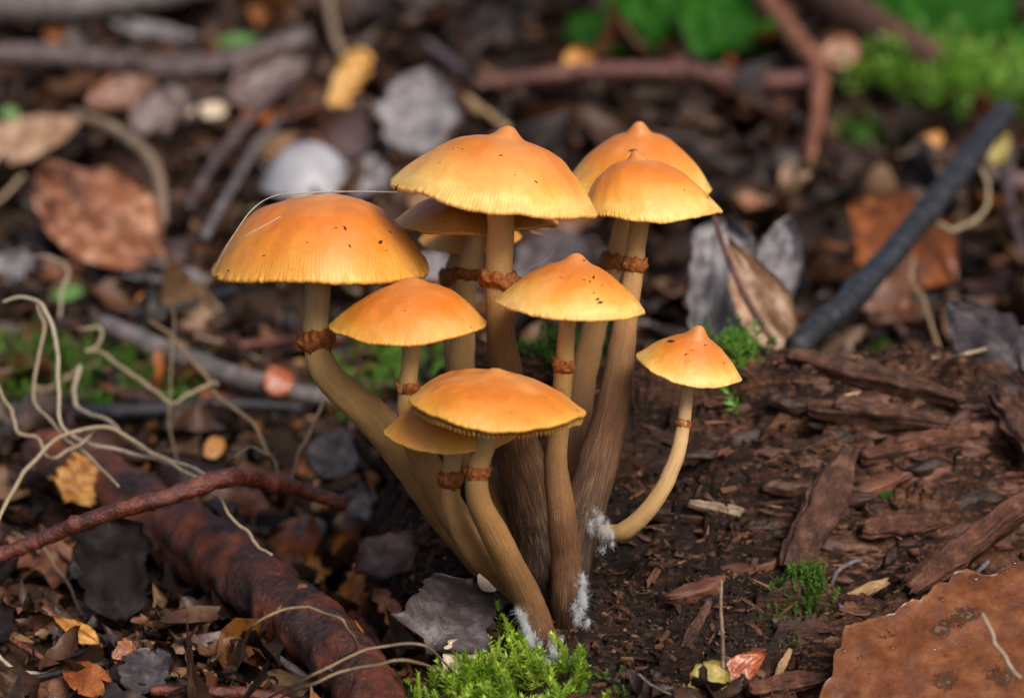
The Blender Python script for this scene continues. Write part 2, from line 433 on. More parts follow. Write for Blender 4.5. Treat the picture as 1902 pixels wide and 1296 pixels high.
# ------------------------------------------------------------------ ground and rotten log
def axis_coords(lo, hi, st, far):
    core = np.arange(lo, hi + .1, st)
    g = [st]; ext = []
    p = 0.0; step_ = st
    while p < far:
        step_ *= 1.35; p += step_; ext.append(p)
    ext = np.array(ext)
    return np.concatenate([(lo - ext)[::-1], core, hi + ext])
gx = axis_coords(-330, 330, 2.2, 20000); gy = axis_coords(-120, 720, 2.2, 20000)
X, Y = np.meshgrid(gx, gy)
Z = floor_h(X.ravel(), Y.ravel()) + 1.0 * fbm(xyz(X.ravel(), Y.ravel(), 5, 5, 3), 2) - 1.5
mk('ground', np.stack([X.ravel(), Y.ravel(), Z], 1), [grid_faces(len(gy), len(gx))], MAT['soil'], kind='structure',
   label='dark humus forest floor rising behind the clump')
lx = np.concatenate([np.arange(-60, 112, .42), np.arange(112.5, 330, 2.0)]); ly = np.arange(-78, 128, .42)
X, Y = np.meshgrid(lx, ly)
Xf, Yf = X.ravel(), Y.ravel()
Z = log_h(Xf, Yf)
# push the broken faces sideways so that ledges overhang a little
ov = 1.6 * fbm(xyz(Xf, Z * 3, 9, 9, 21), 3)
V = np.stack([Xf + .6 * fbm(xyz(Xf, Yf, 2.2, 2.2, 31), 2), Yf - ov, Z], 1)
mk('rotten_log', V, [grid_faces(len(ly), len(lx))], MAT['rotten'], label='crumbling dark brown rotten log that the mushroom clump grows from', cat='log')

# ------------------------------------------------------------------ mushrooms
def mushroom(label, apex, left, right, bottom, d, stem, ring_at=None, p=2.0, umbo=.13, umbo_w=.13, vmax=1.0, vmin=0.0, seed=0, wav=.03, wav_n=3, ph=0.0,
             dz=None, ring_h=1.9, ring_r=1.35, name='mushroom', cap_mat='cap', stem_mat='stem', cat='mushroom', group='tawny mushrooms in the clump', gill_drop=.0, ragged=.012, fold=None, embed=True):
    """caps are laid out by the pixels of rim and apex at depth d (mm behind the focus plane); stem = [(px, py, depth, width_px)...] from cap to foot"""
    k = (D + d) / D * MMPX
    L = np.array(left, float); R_ = np.array(right, float); mid = (L + R_) / 2
    a = np.linalg.norm(R_ - L) / 2; roll = math.atan2(R_[1] - L[1], R_[0] - L[0])
    upx = np.array([math.sin(roll), -math.cos(roll)]); rtx = np.array([math.cos(roll), math.sin(roll)])   # pixel axes
    b = max(1.0, -np.dot(np.array(bottom, float) - mid, upx)); e = math.asin(min(.9, b / a))
    hp = np.dot(np.array(apex, float) - mid, upx); sh = np.dot(np.array(apex, float) - mid, rtx)
    H = hp * k / math.cos(e); shear = sh * k; A = a * k
    C = P(mid[0], mid[1], d)
    right3 = math.cos(roll) * RT - math.sin(roll) * UPV
    upr = math.sin(roll) * RT + math.cos(roll) * UPV
    tow = -FW
    nrm = math.cos(e) * upr + math.sin(e) * tow
    fwd = -math.sin(e) * upr + math.cos(e) * tow       # to the camera, in the rim plane
    foot = stem[-1]; F0 = P(foot[0], foot[1], foot[2])
    root = empty(name, F0, label, cat, group)
    NA, NR = 340, 44
    th = np.linspace(0, 2 * math.pi, NA, endpoint=False)
    rr = np.concatenate([np.linspace(0.004, .9, NR - 10), np.linspace(.91, 1.0, 10)])
    Hu = H * umbo; Hd = H - Hu
    def dome(r): return Hd * (1 - np.power(r, p)) + Hu * np.exp(-(r / umbo_w) ** 2.6)
    T, Rr = np.meshgrid(th, rr)
    zz = dome(Rr)
    lob = perlin(np.stack([np.cos(T).ravel() * 1.3 + seed, np.sin(T).ravel() * 1.3, np.full(T.size, seed * 2.1)], 1)).reshape(T.shape)
    edge = perlin(np.stack([np.cos(T).ravel() * 26 + seed, np.sin(T).ravel() * 26, np.full(T.size, 5.0)], 1)).reshape(T.shape)
    edge2 = perlin(np.stack([np.cos(T).ravel() * 70 + seed, np.sin(T).ravel() * 70, np.full(T.size, 9.0)], 1)).reshape(T.shape)
    rad = A * Rr * (1 + wav * lob * Rr) + A * ragged * (edge + 1.5 * edge2) * sstep(.96, 1, Rr)
    surf = fbm(np.stack([Rr * np.cos(T) * 2.2 + seed * 5, Rr * np.sin(T) * 2.2, np.full(T.shape, seed)], -1).reshape(-1, 3), 3).reshape(T.shape)
    zz = zz + A * .030 * surf * sstep(.1, .5, Rr) + A * wav * .7 * np.sin(wav_n * T + ph) * Rr ** 4 + A * ragged * .8 * edge * sstep(.95, 1, Rr)
    if fold is not None:
        for (f0, fw, fa) in fold:        # local droop (negative) or lift of the margin
            da = np.angle(np.exp(1j * (T - f0))); zz = zz + A * fa * np.exp(-(da / fw) ** 2) * sstep(.25, 1.0, Rr)
    hf = np.clip(zz / max(H, .1), -.3, 1.2)
    def place(rad, T, z, hf):
        return C + (rad * np.cos(T) + shear * hf)[..., None] * right3 + (rad * np.sin(T))[..., None] * fwd + z[..., None] * nrm
    V = place(rad, T, zz, hf).reshape(-1, 3)
    uv = np.stack([(T / (2 * math.pi)).ravel(), Rr.ravel()], 1)
    faces = []
    i = np.arange(NR - 1)[:, None] * NA; j = np.arange(NA)[None, :]; j2 = (j + 1) % NA
    faces.append(np.stack([i + j, i + NA + j, i + NA + j2, i + j2], -1).reshape(-1, 4))
    # turned-in margin and underside flesh
    und = [(.992, -.028), (.975, -.030), (.955, -.012)] + [(q, None) for q in (.85, .6, .35, .10)]
    rings = [V]; zr = zz[-1]
    for q, o in und:
        rq = rad[-1] * q
        zq = zr + A * o if o is not None else dome(np.full(NA, q)) * .80 + (zr - dome(np.ones(NA))) * q ** 4 - .03 * A
        rings.append(place(rq, th, zq, np.clip(zq / max(H, .1), -.3, 1.2)))
        uv = np.vstack([uv, np.stack([th / (2 * math.pi), np.full(NA, .97)], 1)])
    n0 = NR - 1
    i = (n0 + np.arange(len(und)))[:, None] * NA
    faces.append(np.stack([i + j, i + NA + j, i + NA + j2, i + j2], -1).reshape(-1, 4))
    V = np.vstack(rings)
    faces.append(np.arange(NA)[::-1][None, :])
    cap = mk('cap', V, faces, MAT[cap_mat], root, uv=uv)
    # gills: pleats hanging under the flesh
    NG = 2 * 110
    tg = np.linspace(0, 2 * math.pi, NG, endpoint=False); odd = (np.arange(NG) % 2)
    rg = [.965, .9, .75, .55, .35, .16]
    GV = []
    zrim = np.interp(tg, np.append(th, 2 * math.pi), np.append(zr, zr[0])); rrim = np.interp(tg, np.append(th, 2 * math.pi), np.append(rad[-1], rad[-1][0]))
    for q in rg:
        top = dome(np.full(NG, q)) * .80 + (zrim - dome(np.ones(NG))) * q ** 4 - .02 * A
        low = dome(np.full(NG, q)) * .80 * .45 + zrim * q ** 4 - (.050 + gill_drop) * A - (.10 * A) * (1 - q)
        zq = np.where(odd == 1, low, np.maximum(top, low))
        GV.append(place(rrim * q, tg, zq, np.clip(zq / max(H, .1), -.3, 1.2)))
    jg = np.arange(NG)[None, :]; jg2 = (jg + 1) % NG; ig = np.arange(len(rg) - 1)[:, None] * NG
    mk('gills', np.vstack(GV), [np.stack([ig + jg, ig + jg2, ig + NG + jg2, ig + NG + jg], -1).reshape(-1, 4)], MAT['gill'], cap, smooth=False)
    # stem
    pts = [C + nrm * Hd * .45 + right3 * shear * .3]; wd = [stem[0][3]]
    for (px, py, dd, wp) in stem:
        pts.append(P(px, py, dd)); wd.append(wp)
    if embed: pts.append(pts[-1] + np.array([0, 5.0, -9.0])); wd.append(wd[-1] * .9)
    pts = np.array(pts); wd = np.array(wd, float)
    n = 100
    c = catmull(pts, n); tt = np.linspace(0, 1, n) * (len(pts) - 1)
    dep = (c - CAM) @ FW
    r = np.interp(tt, np.arange(len(pts)), wd) * .5 * MMPX * dep / D
    c = c + .25 * np.stack([perlin(np.stack([c[:, 2] / 9, np.full(n, seed + q * 9.1), np.zeros(n)], 1)) for q in range(3)], 1)
    V, F, suv = tube(c, r, 28, rough=.06, rs=3.0, vmax=1.0, seed=seed)
    suv[:, 1] = vmin + suv[:, 1] * (vmax - vmin)
    mk('stem', V, F, MAT[stem_mat], root, uv=suv)
    # ring
    if ring_at is not None:
        q = np.array(ring_at, float)
        proj = np.stack([951 + ((c - CAM) @ RT) / dep * D / MMPX, 648 - ((c - CAM) @ UPV) / dep * D / MMPX], 1)
        kx = int(np.argmin(np.sum((proj - q) ** 2, 1)))
        t3, N3, B3 = frames(c); ax = -t3[kx]; r0 = r[kx]
        na = 64; a2 = np.linspace(0, 2 * math.pi, na, endpoint=False)
        prof = [(.96, .62), (1.10, .55), (ring_r * .93, .34), (ring_r * 1.02, .05), (ring_r * 1.0, -.22), (ring_r * .9, -.34), (1.12, -.42), (.96, -.55)]
        RV = []
        for m, (qr, qz) in enumerate(prof):
            w1 = perlin(np.stack([np.cos(a2) * 1.6 + seed, np.sin(a2) * 1.6, np.full(na, m * .22 + seed)], 1))
            w2 = perlin(np.stack([np.cos(a2) * 5 + seed, np.sin(a2) * 5, np.full(na, m * .5 + seed)], 1))
            amt = min(1, (qr - .96) / .2)
            rq = r0 * (qr + amt * (.28 * w1 + .20 * w2)); zq = ring_h * (qz + amt * (.55 * w1 + .38 * w2))
            RV.append(c[kx] + (np.cos(a2) * rq)[:, None] * N3[kx] + (np.sin(a2) * rq)[:, None] * B3[kx] + zq[:, None] * ax)
        ja = np.arange(na)[None, :]; jb = (ja + 1) % na; ia = np.arange(len(prof) - 1)[:, None] * na
        mk('ring', np.vstack(RV), [np.stack([ia + ja, ia + jb, ia + na + jb, ia + na + ja], -1).reshape(-1, 4)], MAT['ring'], root)
    return root

mushroom('tallest mushroom of the clump, wide dome with a pale nipple', (946, 236), (727, 336), (1109, 400), (930, 400), -6,
         [(930, 420, -6, 50), (926, 520, -6, 50), (931, 620, -4, 54), (947, 740, 0, 66), (968, 860, 6, 92), (995, 980, 10, 98), (1015, 1090, 9, 80), (1022, 1150, 8, 60)],
         (927, 517), p=2.45, umbo=.16, umbo_w=.12, vmax=1.5, seed=1.3, ring_r=1.5, ring_h=2.6)
mushroom('nippled mushroom half hidden behind another cap of the same shape', (1186, 229), (1040, 352), (1322, 350), (1180, 392), 30,
         [(1156, 420, 30, 34), (1140, 490, 30, 36), (1104, 610, 27, 46), (1078, 730, 24, 52), (1062, 860, 20, 56), (1050, 1000, 15, 56), (1040, 1120, 10, 50)],
         (1139, 492), p=2.2, umbo=.17, umbo_w=.13, vmax=1.15, seed=2.1, ring_r=1.4, ring_h=2.8)
mushroom('mushroom with pale nipple and dark fleck on top, beside the tallest one', (1179, 281), (1082, 394), (1343, 392), (1205, 412), 8,
         [(1186, 425, 8, 36), (1178, 500, 8, 36), (1160, 605, 7, 46), (1142, 730, 6, 58), (1112, 850, 6, 76), (1082, 960, 5, 78), (1062, 1060, 4, 70), (1050, 1130, 2, 60)],
         (1179, 497), p=2.5, umbo=.15, umbo_w=.11, vmax=1.45, vmin=.0, seed=3.4, ring_r=1.35, ring_h=2.6)
mushroom('widest mushroom, flat-topped with wavy margin and thick curved stem', (597, 364), (396, 500), (797, 486), (590, 530), -2,
         [(590, 545, -2, 48), (588, 632, -2, 48), (612, 700, -1, 56), (690, 770, 1, 68), (768, 860, 4, 76), (835, 960, 7, 76), (920, 1060, 8, 70), (985, 1130, 7, 56)],
         (588, 631), p=2.9, umbo=.03, umbo_w=.16, vmax=.74, cap_mat='cap2', seed=4.4, wav=.05, wav_n=3, ph=2.2, ring_r=1.45, ring_h=3.2, ragged=.016,
         fold=[(0.1, .5, -.10), (2.2, .35, -.03), (3.5, .35, .05)])
mushroom('shaded mushroom tucked under the tallest cap', (885, 345), (726, 418), (1036, 412), (880, 437), 14,
         [(876, 450, 14, 36), (866, 515, 14, 36), (860, 620, 14, 46), (858, 720, 14, 52), (880, 850, 14, 56), (940, 1000, 12, 56), (1005, 1110, 9, 46)],
         (866, 513), p=2.2, umbo=.05, vmax=.7, cap_mat='cap2', seed=5.2, ring_r=1.35, ring_h=1.8)
mushroom('small yellowish mushroom almost hidden behind the others', (880, 395), (778, 446), (968, 440), (880, 472), 38,
         [(850, 480, 38, 30), (842, 520, 38, 34), (845, 640, 36, 40), (860, 760, 32, 44), (900, 900, 24, 46), (990, 1080, 14, 44)],
         (840, 518), p=2.2, umbo=.05, vmax=.8, vmin=.2, cap_mat='cap2', seed=6.7, ring_r=1.5, ring_h=3.0)
mushroom('smooth-domed mushroom with blunt tip, beside the curved thick stem', (768, 517), (611, 606), (904, 600), (757, 637), -15,
         [(763, 650, -15, 33), (757, 718, -15, 34), (764, 790, -12, 46), (800, 880, -8, 58), (860, 985, -4, 56), (930, 1070, 0, 50), (990, 1140, 0, 46)],
         (756, 722), p=2.15, umbo=.10, umbo_w=.17, vmax=.9, cap_mat='cap2', seed=7.1, ring_r=1.25, ring_h=1.8)
mushroom('conical mushroom with dark crumbs on its cap and scalloped brown ring', (1071, 471), (921, 560), (1196, 580), (1056, 592), -19,
         [(1054, 606, -19, 32), (1049, 675, -17, 34), (1040, 760, -13, 38), (1032, 850, -11, 44), (1042, 950, -10, 54), (1052, 1040, -6, 58), (1052, 1120, -4, 56)],
         (1048, 675), p=2.0, umbo=.15, umbo_w=.15, vmax=1.05, seed=8.8, ring_r=1.30, ring_h=2.2)
mushroom('low wide mushroom with split lobe and gill edges showing', (922, 684), (756, 742), (1087, 766), (925, 789), -30,
         [(908, 806, -30, 40), (886, 875, -30, 40), (890, 930, -27, 46), (930, 1015, -21, 54), (975, 1100, -13, 56), (1000, 1165, -10, 56), (1010, 1195, -9, 50)],
         (884, 876), p=2.05, umbo=.14, umbo_w=.13, vmax=1.0, vmin=.05, cap_mat='cap2', seed=9.9, gill_drop=.07, wav=.04, ring_r=1.2, ring_h=2.0,
         fold=[(3.9, .35, .10)])
mushroom('mushroom squeezed beneath the low wide cap', (850, 728), (714, 800), (964, 800), (840, 834), -21,
         [(840, 850, -21, 34), (836, 892, -21, 34), (842, 950, -19, 38), (875, 1015, -15, 46), (935, 1075, -8, 46), (990, 1140, -6, 40)],
         (837, 890), p=2.2, umbo=.05, vmax=.85, vmin=.05, cap_mat='cap2', seed=11.3, ring_r=1.4, ring_h=2.6)
mushroom('small bell-capped mushroom on a slim bent stem, set apart from the clump', (1298, 605), (1181, 662), (1377, 702), (1272, 713), -4,
         [(1276, 722, -4, 25), (1270, 785, -4, 25), (1254, 860, -4, 29), (1212, 938, -3, 32), (1160, 985, 0, 34), (1112, 990, 5, 30), (1078, 1000, 10, 26)],
         (1270, 786), p=1.75, umbo=.22, umbo_w=.18, vmax=.30, vmin=.0, seed=12.5, ring_r=1.15, ring_h=1.3, wav=.05)

# ------------------------------------------------------------------ builders for litter things
def stick(name, label, cat, pts, rpx, mat, ns=12, rough=.18, rs=3.0, knob=0.0, n=60, seed=0, parent=None, air=False, group=None, lift=0.0, col=None, sink=.25, flat=1.0, wob=0.0):
    """pts = [(px, py) or (px, py, depth)]; points without a depth rest on the ground that they cover"""
    K = len(pts); g = [gpl(p[0], p[1], 2.2) for p in pts]
    dg = np.array([x[1] for x in g]); rp = np.interp(np.linspace(0, 1, K), np.linspace(0, 1, len(np.atleast_1d(rpx))), np.atleast_1d(rpx))
    al = np.concatenate([[0], np.cumsum([math.dist(pts[i][:2], pts[i + 1][:2]) for i in range(K - 1)])]); al = al / al[-1]
    known = [i for i in range(K) if len(pts[i]) > 2 or i in (0, K - 1)]
    dk = [pts[i][2] if len(pts[i]) > 2 else dg[i] for i in known]
    dep = np.interp(al, al[known], dk)
    rm = rp * MMPX * (D + dep) / D
    for i in range(K):
        if len(pts[i]) == 2: dep[i] = min(dep[i], dg[i]) - (lift + rm[i] * (1 - sink)) * 1.2
    c = catmull(np.array([P(p[0], p[1], dep[i]) for i, p in enumerate(pts)]), n)
    r = np.interp(np.linspace(0, 1, n), np.linspace(0, 1, K), rp * MMPX * (D + dep) / D)
    if wob: c = c + wob * np.stack([fbm(np.stack([np.linspace(0, K * .8, n), np.full(n, seed + q * 9.1), np.zeros(n)], 1), 2) for q in range(3)], 1)
    V, F, uv = tube(c, r, ns, rough, rs, knob, seed=seed, flat=flat)
    cc = None
    if col is not None: cc = np.tile(np.array(col), (len(V), 1))
    return mk(name, V, F, mat, parent, uv=uv, col=cc, label=label, cat=cat, group=group)

def leaf(name, label, cat, p0, p1, wpx, mat, face=.5, curl=.25, bend=.06, dd=None, shape='ovate', seed=0, parent=None, group=None, lift=.6, th=.22, rag=.12, rough=.05, ns=26, nt=15, roll=0.0, d0=None):
    A0, dA = gpl(*p0, base=1.5)
    if d0 is not None: dA = d0
    dA = dA - lift; P0 = P(p0[0], p0[1], dA)
    if dd is None:
        _, dB = gpl(*p1); P1 = P(p1[0], p1[1], dB - lift)
    else: P1 = P(p1[0], p1[1], dA + dd)
    ax = P1 - P0; Ln = np.linalg.norm(ax); ax = ax / Ln
    tc = unit(CAM - P0); nr = face * tc + (1 - face) * np.array([0, 0, 1.0]); nr = unit(nr - ax * np.dot(nr, ax)); sd_ = np.cross(nr, ax)
    if roll: nr, sd_ = math.cos(roll) * nr + math.sin(roll) * sd_, math.cos(roll) * sd_ - math.sin(roll) * nr
    W = wpx * .5 * MMPX * (D + dA) / D
    s = np.linspace(0, 1, ns); t = np.linspace(-1, 1, nt)
    if shape == 'ovate': w_ = np.sin(math.pi * s ** .8) ** .75
    elif shape == 'lance': w_ = np.sin(math.pi * s ** .7) ** 1.1
    elif shape == 'rect': w_ = np.minimum(1, np.sin(math.pi * (s * .94 + .03)) * 2.2) * (.9 + .1 * np.cos(5 * s + seed))
    elif shape == 'round': w_ = np.sqrt(np.clip(1 - (2 * s - 1) ** 2, 0, 1))
    w_ = np.maximum(w_, .03)
    S, T = np.meshgrid(s, t, indexing='ij')
    rg = 1 + rag * fbm(np.stack([S * 7 + seed, np.sign(T) * 3.1 + seed, np.zeros_like(S)], -1).reshape(-1, 3), 4).reshape(S.shape) * np.abs(T) ** 2
    Wd = W * w_[:, None] * rg
    Se = S + rag * .25 * perlin(np.stack([T * 4 + seed, S * 2, S * 0 + 2], -1).reshape(-1, 3)).reshape(S.shape) * (np.abs(2 * S - 1) ** 3)
    z = curl * W * (T ** 2) * (.5 + .5 * np.cos(seed + S * 3)) + bend * Ln * np.sin(math.pi * S)
    z = z + rough * Ln * fbm(np.stack([S * 3.1 + seed, T * 1.7, S * 0 + seed], -1).reshape(-1, 3), 4).reshape(S.shape)
    V = P0 + (Se * Ln)[..., None] * ax + (T * Wd)[..., None] * sd_ + z[..., None] * nr
    V = V.reshape(-1, 3); n = len(V)
    V2 = V - nr * th
    q = grid_faces(ns, nt)
    bnd = np.concatenate([np.arange(nt), np.arange(1, ns) * nt + nt - 1, (ns - 1) * nt + np.arange(nt - 1)[::-1], np.arange(1, ns - 1)[::-1] * nt])
    e = np.stack([bnd, np.roll(bnd, -1), np.roll(bnd, -1) + n, bnd + n], 1)
    uv = np.stack([S.ravel(), T.ravel()], 1)
    return mk(name, np.vstack([V, V2]), [q, q[:, ::-1] + n, e], mat, parent, uv=np.vstack([uv, uv]), label=label, cat=cat, group=group)

def moss(name, label, base_pts, n_sh, hgt, spread, colA, colB, leaf_l=1.3, seed=0, lean=.5, nl=34, cat='moss', group=None):
    """a cushion of leafy moss shoots; base_pts = [(px, py)] on the ground"""
    r_ = np.random.default_rng(int(seed * 10) + 5)
    g = [gp(*p)[0] for p in base_pts]
    VV, FF, CC = [], [], []; off = 0
    for k in range(n_sh):
        b = g[r_.integers(len(g))] + np.array([r_.normal() * spread, r_.normal() * spread, 0])
        b[2] = ter(b[0:1], b[1:2])[0] - .6
        h = hgt * r_.uniform(.55, 1.25); ld = r_.normal(size=2) * lean * h * .6
        tip = b + np.array([ld[0], ld[1], h]); m_ = (b + tip) / 2 + np.array([0, 0, .15 * h]) + r_.normal(size=3) * .08 * h
        ts = np.sort(r_.uniform(.08, 1.0, nl))
        cpt = ((1 - ts) ** 2)[:, None] * b + (2 * ts * (1 - ts))[:, None] * m_ + (ts ** 2)[:, None] * tip
        tg = unit(tip - b)
        an = np.arange(nl) * 2.4 + r_.uniform(0, 6)
        s1 = unit(np.cross(tg, [.3, 1, .1])); s2 = np.cross(tg, s1)
        out = np.cos(an)[:, None] * s1 + np.sin(an)[:, None] * s2
        ll = leaf_l * r_.uniform(.6, 1.2, nl) * (1 - .45 * ts)
        dr = unit_rows(out * (1.0 - .45 * ts)[:, None] + tg * (.5 + .7 * ts)[:, None])
        side = np.cross(dr, tg) ; side = unit_rows(side) * (ll * .17)[:, None]
        p0 = cpt; p1 = cpt + dr * (ll * .45)[:, None] + side; p2 = cpt + dr * ll[:, None] + out * (ll * .15)[:, None] ; p3 = cpt + dr * (ll * .45)[:, None] - side
        mid_ = cpt + dr * (ll * .5)[:, None] - tg * (ll * .07)[:, None]
        V = np.stack([p0, p1, p2, p3, mid_], 1).reshape(-1, 3)
        i = np.arange(nl) * 5 + off
        FF.append(np.concatenate([np.stack([i, i + 1, i + 4], 1), np.stack([i + 1, i + 2, i + 4], 1), np.stack([i + 2, i + 3, i + 4], 1), np.stack([i + 3, i, i + 4], 1)]))
        f = np.clip(r_.normal(.45, .28), 0, 1); cv = np.array(colA) * (1 - f) + np.array(colB) * f
        CC.append(np.tile(cv * r_.uniform(.8, 1.2), (nl * 5, 1)))
        VV.append(V); off += nl * 5
        # stalk
        sw = .07 * hgt / 6
        V = np.array([b - s1 * sw, b + s1 * sw, m_ + s1 * sw, m_ - s1 * sw, tip]); FF.append(np.array([[0, 1, 2], [0, 2, 3], [3, 2, 4]]) + off)
        VV.append(V); CC.append(np.tile(np.array([.10, .09, .02]), (5, 1))); off += 5
    return mk(name, np.vstack(VV), [np.vstack(FF)], MAT['vmoss'], col=np.vstack(CC), label=label, kind='stuff', cat=cat, group=group, smooth=False)
def unit_rows(a): return a / (np.linalg.norm(a, axis=1)[:, None] + 1e-9)

PAL = .55 * np.array([(.022, .013, .010), (.055, .026, .017), (.095, .042, .024), (.16, .062, .028), (.30, .105, .022), (.26, .15, .08), (.075, .058, .058), (.15, .12, .115), (.36, .27, .17), (.045, .020, .016)])

def crumbs(name, label, pos, size, cols, mat, elong=1.0, seed=0, grain=None, kind='stuff', cat=None):
    """irregular little lumps (subdivided octahedra pulled out of shape), joined"""
    r_ = np.random.default_rng(seed)
    base = np.array([(1, 0, 0), (-1, 0, 0), (0, 1, 0), (0, -1, 0), (0, 0, 1), (0, 0, -1)], float)
    tri = np.array([(0, 2, 4), (2, 1, 4), (1, 3, 4), (3, 0, 4), (2, 0, 5), (1, 2, 5), (3, 1, 5), (0, 3, 5)])
    vs = list(base); cache = {}; nf = []
    for a, b, c in tri:
        m_ = []
        for q in ((a, b), (b, c), (c, a)):
            kk = tuple(sorted(q))
            if kk not in cache: cache[kk] = len(vs); vs.append(unit(vs[q[0]] + vs[q[1]]))
            m_.append(cache[kk])
        nf += [(a, m_[0], m_[2]), (m_[0], b, m_[1]), (m_[2], m_[1], c), (m_[0], m_[1], m_[2])]
    vs = np.array(vs); nf = np.array(nf); n = len(pos); nv = len(vs)
    V = vs[None] * (1 + r_.normal(size=(n, nv, 1)) * .22)
    sc3 = np.stack([np.full(n, elong) * r_.uniform(.6, 1.5, n), r_.uniform(.6, 1.0, n), r_.uniform(.35, .8, n)], 1)
    V = V * (sc3 * size[:, None])[:, None, :]
    V = rot_batch(V, r_, tilt=.6, yaw=grain)
    V = V + pos[:, None, :]
    F = nf[None] + (np.arange(n) * nv)[:, None, None]
    return mk(name, V.reshape(-1, 3), [F.reshape(-1, 3)], mat, col=np.repeat(cols, nv, 0), label=label, kind=kind, cat=cat, smooth=False)
def rot_batch(V, r_, tilt=.5, yaw=None):
    n = len(V)
    ya = r_.uniform(0, 2 * math.pi, n) if yaw is None else yaw + r_.normal(size=n) * .35
    ta = r_.normal(size=n) * tilt; tb = r_.normal(size=n) * tilt
    def rot(V, a, i, j):
        c, s = np.cos(a)[:, None], np.sin(a)[:, None]; W = V.copy()
        W[..., i] = c * V[..., i] - s * V[..., j]; W[..., j] = s * V[..., i] + c * V[..., j]; return W
    V = rot(V, ta, 0, 2); V = rot(V, tb, 1, 2); return rot(V, ya, 0, 1)
def frag_verts(n, Ls, Ws, r_, ns=7, nt=5):
    """n curled leaf fragments -> (n, ns*nt, 3)"""
    s = np.linspace(0, 1, ns); t = np.linspace(-1, 1, nt); S, T = np.meshgrid(s, t, indexing='ij'); S = S.ravel()[None]; T = T.ravel()[None]
    e1 = r_.uniform(.55, 1.1, (n, 1)); wp = np.sin(math.pi * np.clip(S * .97 + .015, 0, 1)) ** e1
    jag = 1 + r_.normal(size=(n, ns * nt)) * .09 * np.abs(T)
    x = (S - .5) * Ls[:, None] + r_.normal(size=(n, ns * nt)) * .035 * Ls[:, None]
    y = T * wp * jag * Ws[:, None] * .5
    c1 = r_.normal(size=(n, 1)) * .8; c2 = r_.normal(size=(n, 1)) * .7; tw = r_.normal(size=(n, 1)) * .5
    z = c1 * (S - .5) ** 2 * Ls[:, None] * 1.2 + c2 * T ** 2 * Ws[:, None] * .30 + tw * (S - .5) * T * Ws[:, None] * .7 + r_.normal(size=(n, ns * nt)) * .018 * Ls[:, None]
    return np.stack([x, y, z], -1)

# ------------------------------------------------------------------ materials of the litter things
B = mat_bark
def rust_bark():
    s = NT('rust_bark'); n = s.noise(s.pos, .10, 5, .6); n2 = s.noise(s.pos, .9, 6, .7); n3 = s.noise(s.mapv(s.pos, loc=(9, 40, 3)), .16, 4, .6)
    c = s.ramp(n, [(.34, (.014, .008, .007)), (.46, (.055, .016, .009)), (.56, (.14, .030, .012)), (.70, (.30, .085, .024))])
    c = s.mix(s.math('MULTIPLY', s.step(n2, .52, .70), .6), c, (.26, .075, .035))
    c = s.mix(s.math('MULTIPLY', s.step(n2, .46, .30), .7), c, (.020, .010, .008))
    c = s.mix(s.math('MULTIPLY', s.step(n3, .60, .66), .9), c, s.mix(n2, (.012, .009, .010), (.07, .055, .055)))
    vd = s.vor(s.pos, .10); sp = s.math('SUBTRACT', 1.0, s.step(s.math('ADD', vd, s.math('MULTIPLY', n2, .3)), .22, .27))
    c = s.mix(s.math('MULTIPLY', sp, .8), c, (.52, .20, .05))
    s.bump(s.math('ADD', n2, s.math('MULTIPLY', n3, .8)), 1.0, 1.0)
    return s.fin(c, s.math('ADD', .26, s.math('MULTIPLY', n2, .3)), .5)
MB_ = {
 'grey': B('grey_bark', (.05, .042, .042), (.12, .10, .10), (.24, .21, .21), .45),
 'purple': B('purple_brown_bark', (.035, .022, .022), (.085, .058, .056), (.19, .14, .14), .40),
 'black': B('black_bark', (.006, .006, .008), (.016, .016, .020), (.045, .044, .050), .42),
 'redbrown': B('red_brown_bark', (.035, .012, .009), (.095, .030, .022), (.20, .075, .060), .36),
 'wetred': B('wet_red_bark', (.030, .010, .008), (.115, .028, .016), (.26, .070, .045), .26, .18, .6, bump=.7),
 'rust': rust_bark(),
 'tan': B('tan_bark', (.10, .065, .04), (.22, .15, .095), (.38, .29, .20), .5),
 'orangebark': B('orange_bark', (.09, .03, .015), (.22, .075, .035), (.36, .16, .09), .45),
 'splinter': B('splinter_wood', (.026, .011, .008), (.082, .035, .022), (.20, .098, .062), .55, .35, .35, bump=.9),
 'redwood': B('red_splinter_wood', (.036, .013, .009), (.110, .040, .024), (.25, .112, .068), .55, .35, .35, bump=1.0),
 'darkwood': B('dark_rotten_wood', (.010, .006, .005), (.034, .016, .011), (.085, .038, .024), .55, .35, .35, bump=.9),
 'pale': B('pale_wood', (.24, .13, .06), (.42, .26, .13), (.60, .42, .24), .55, .3, .3),
}
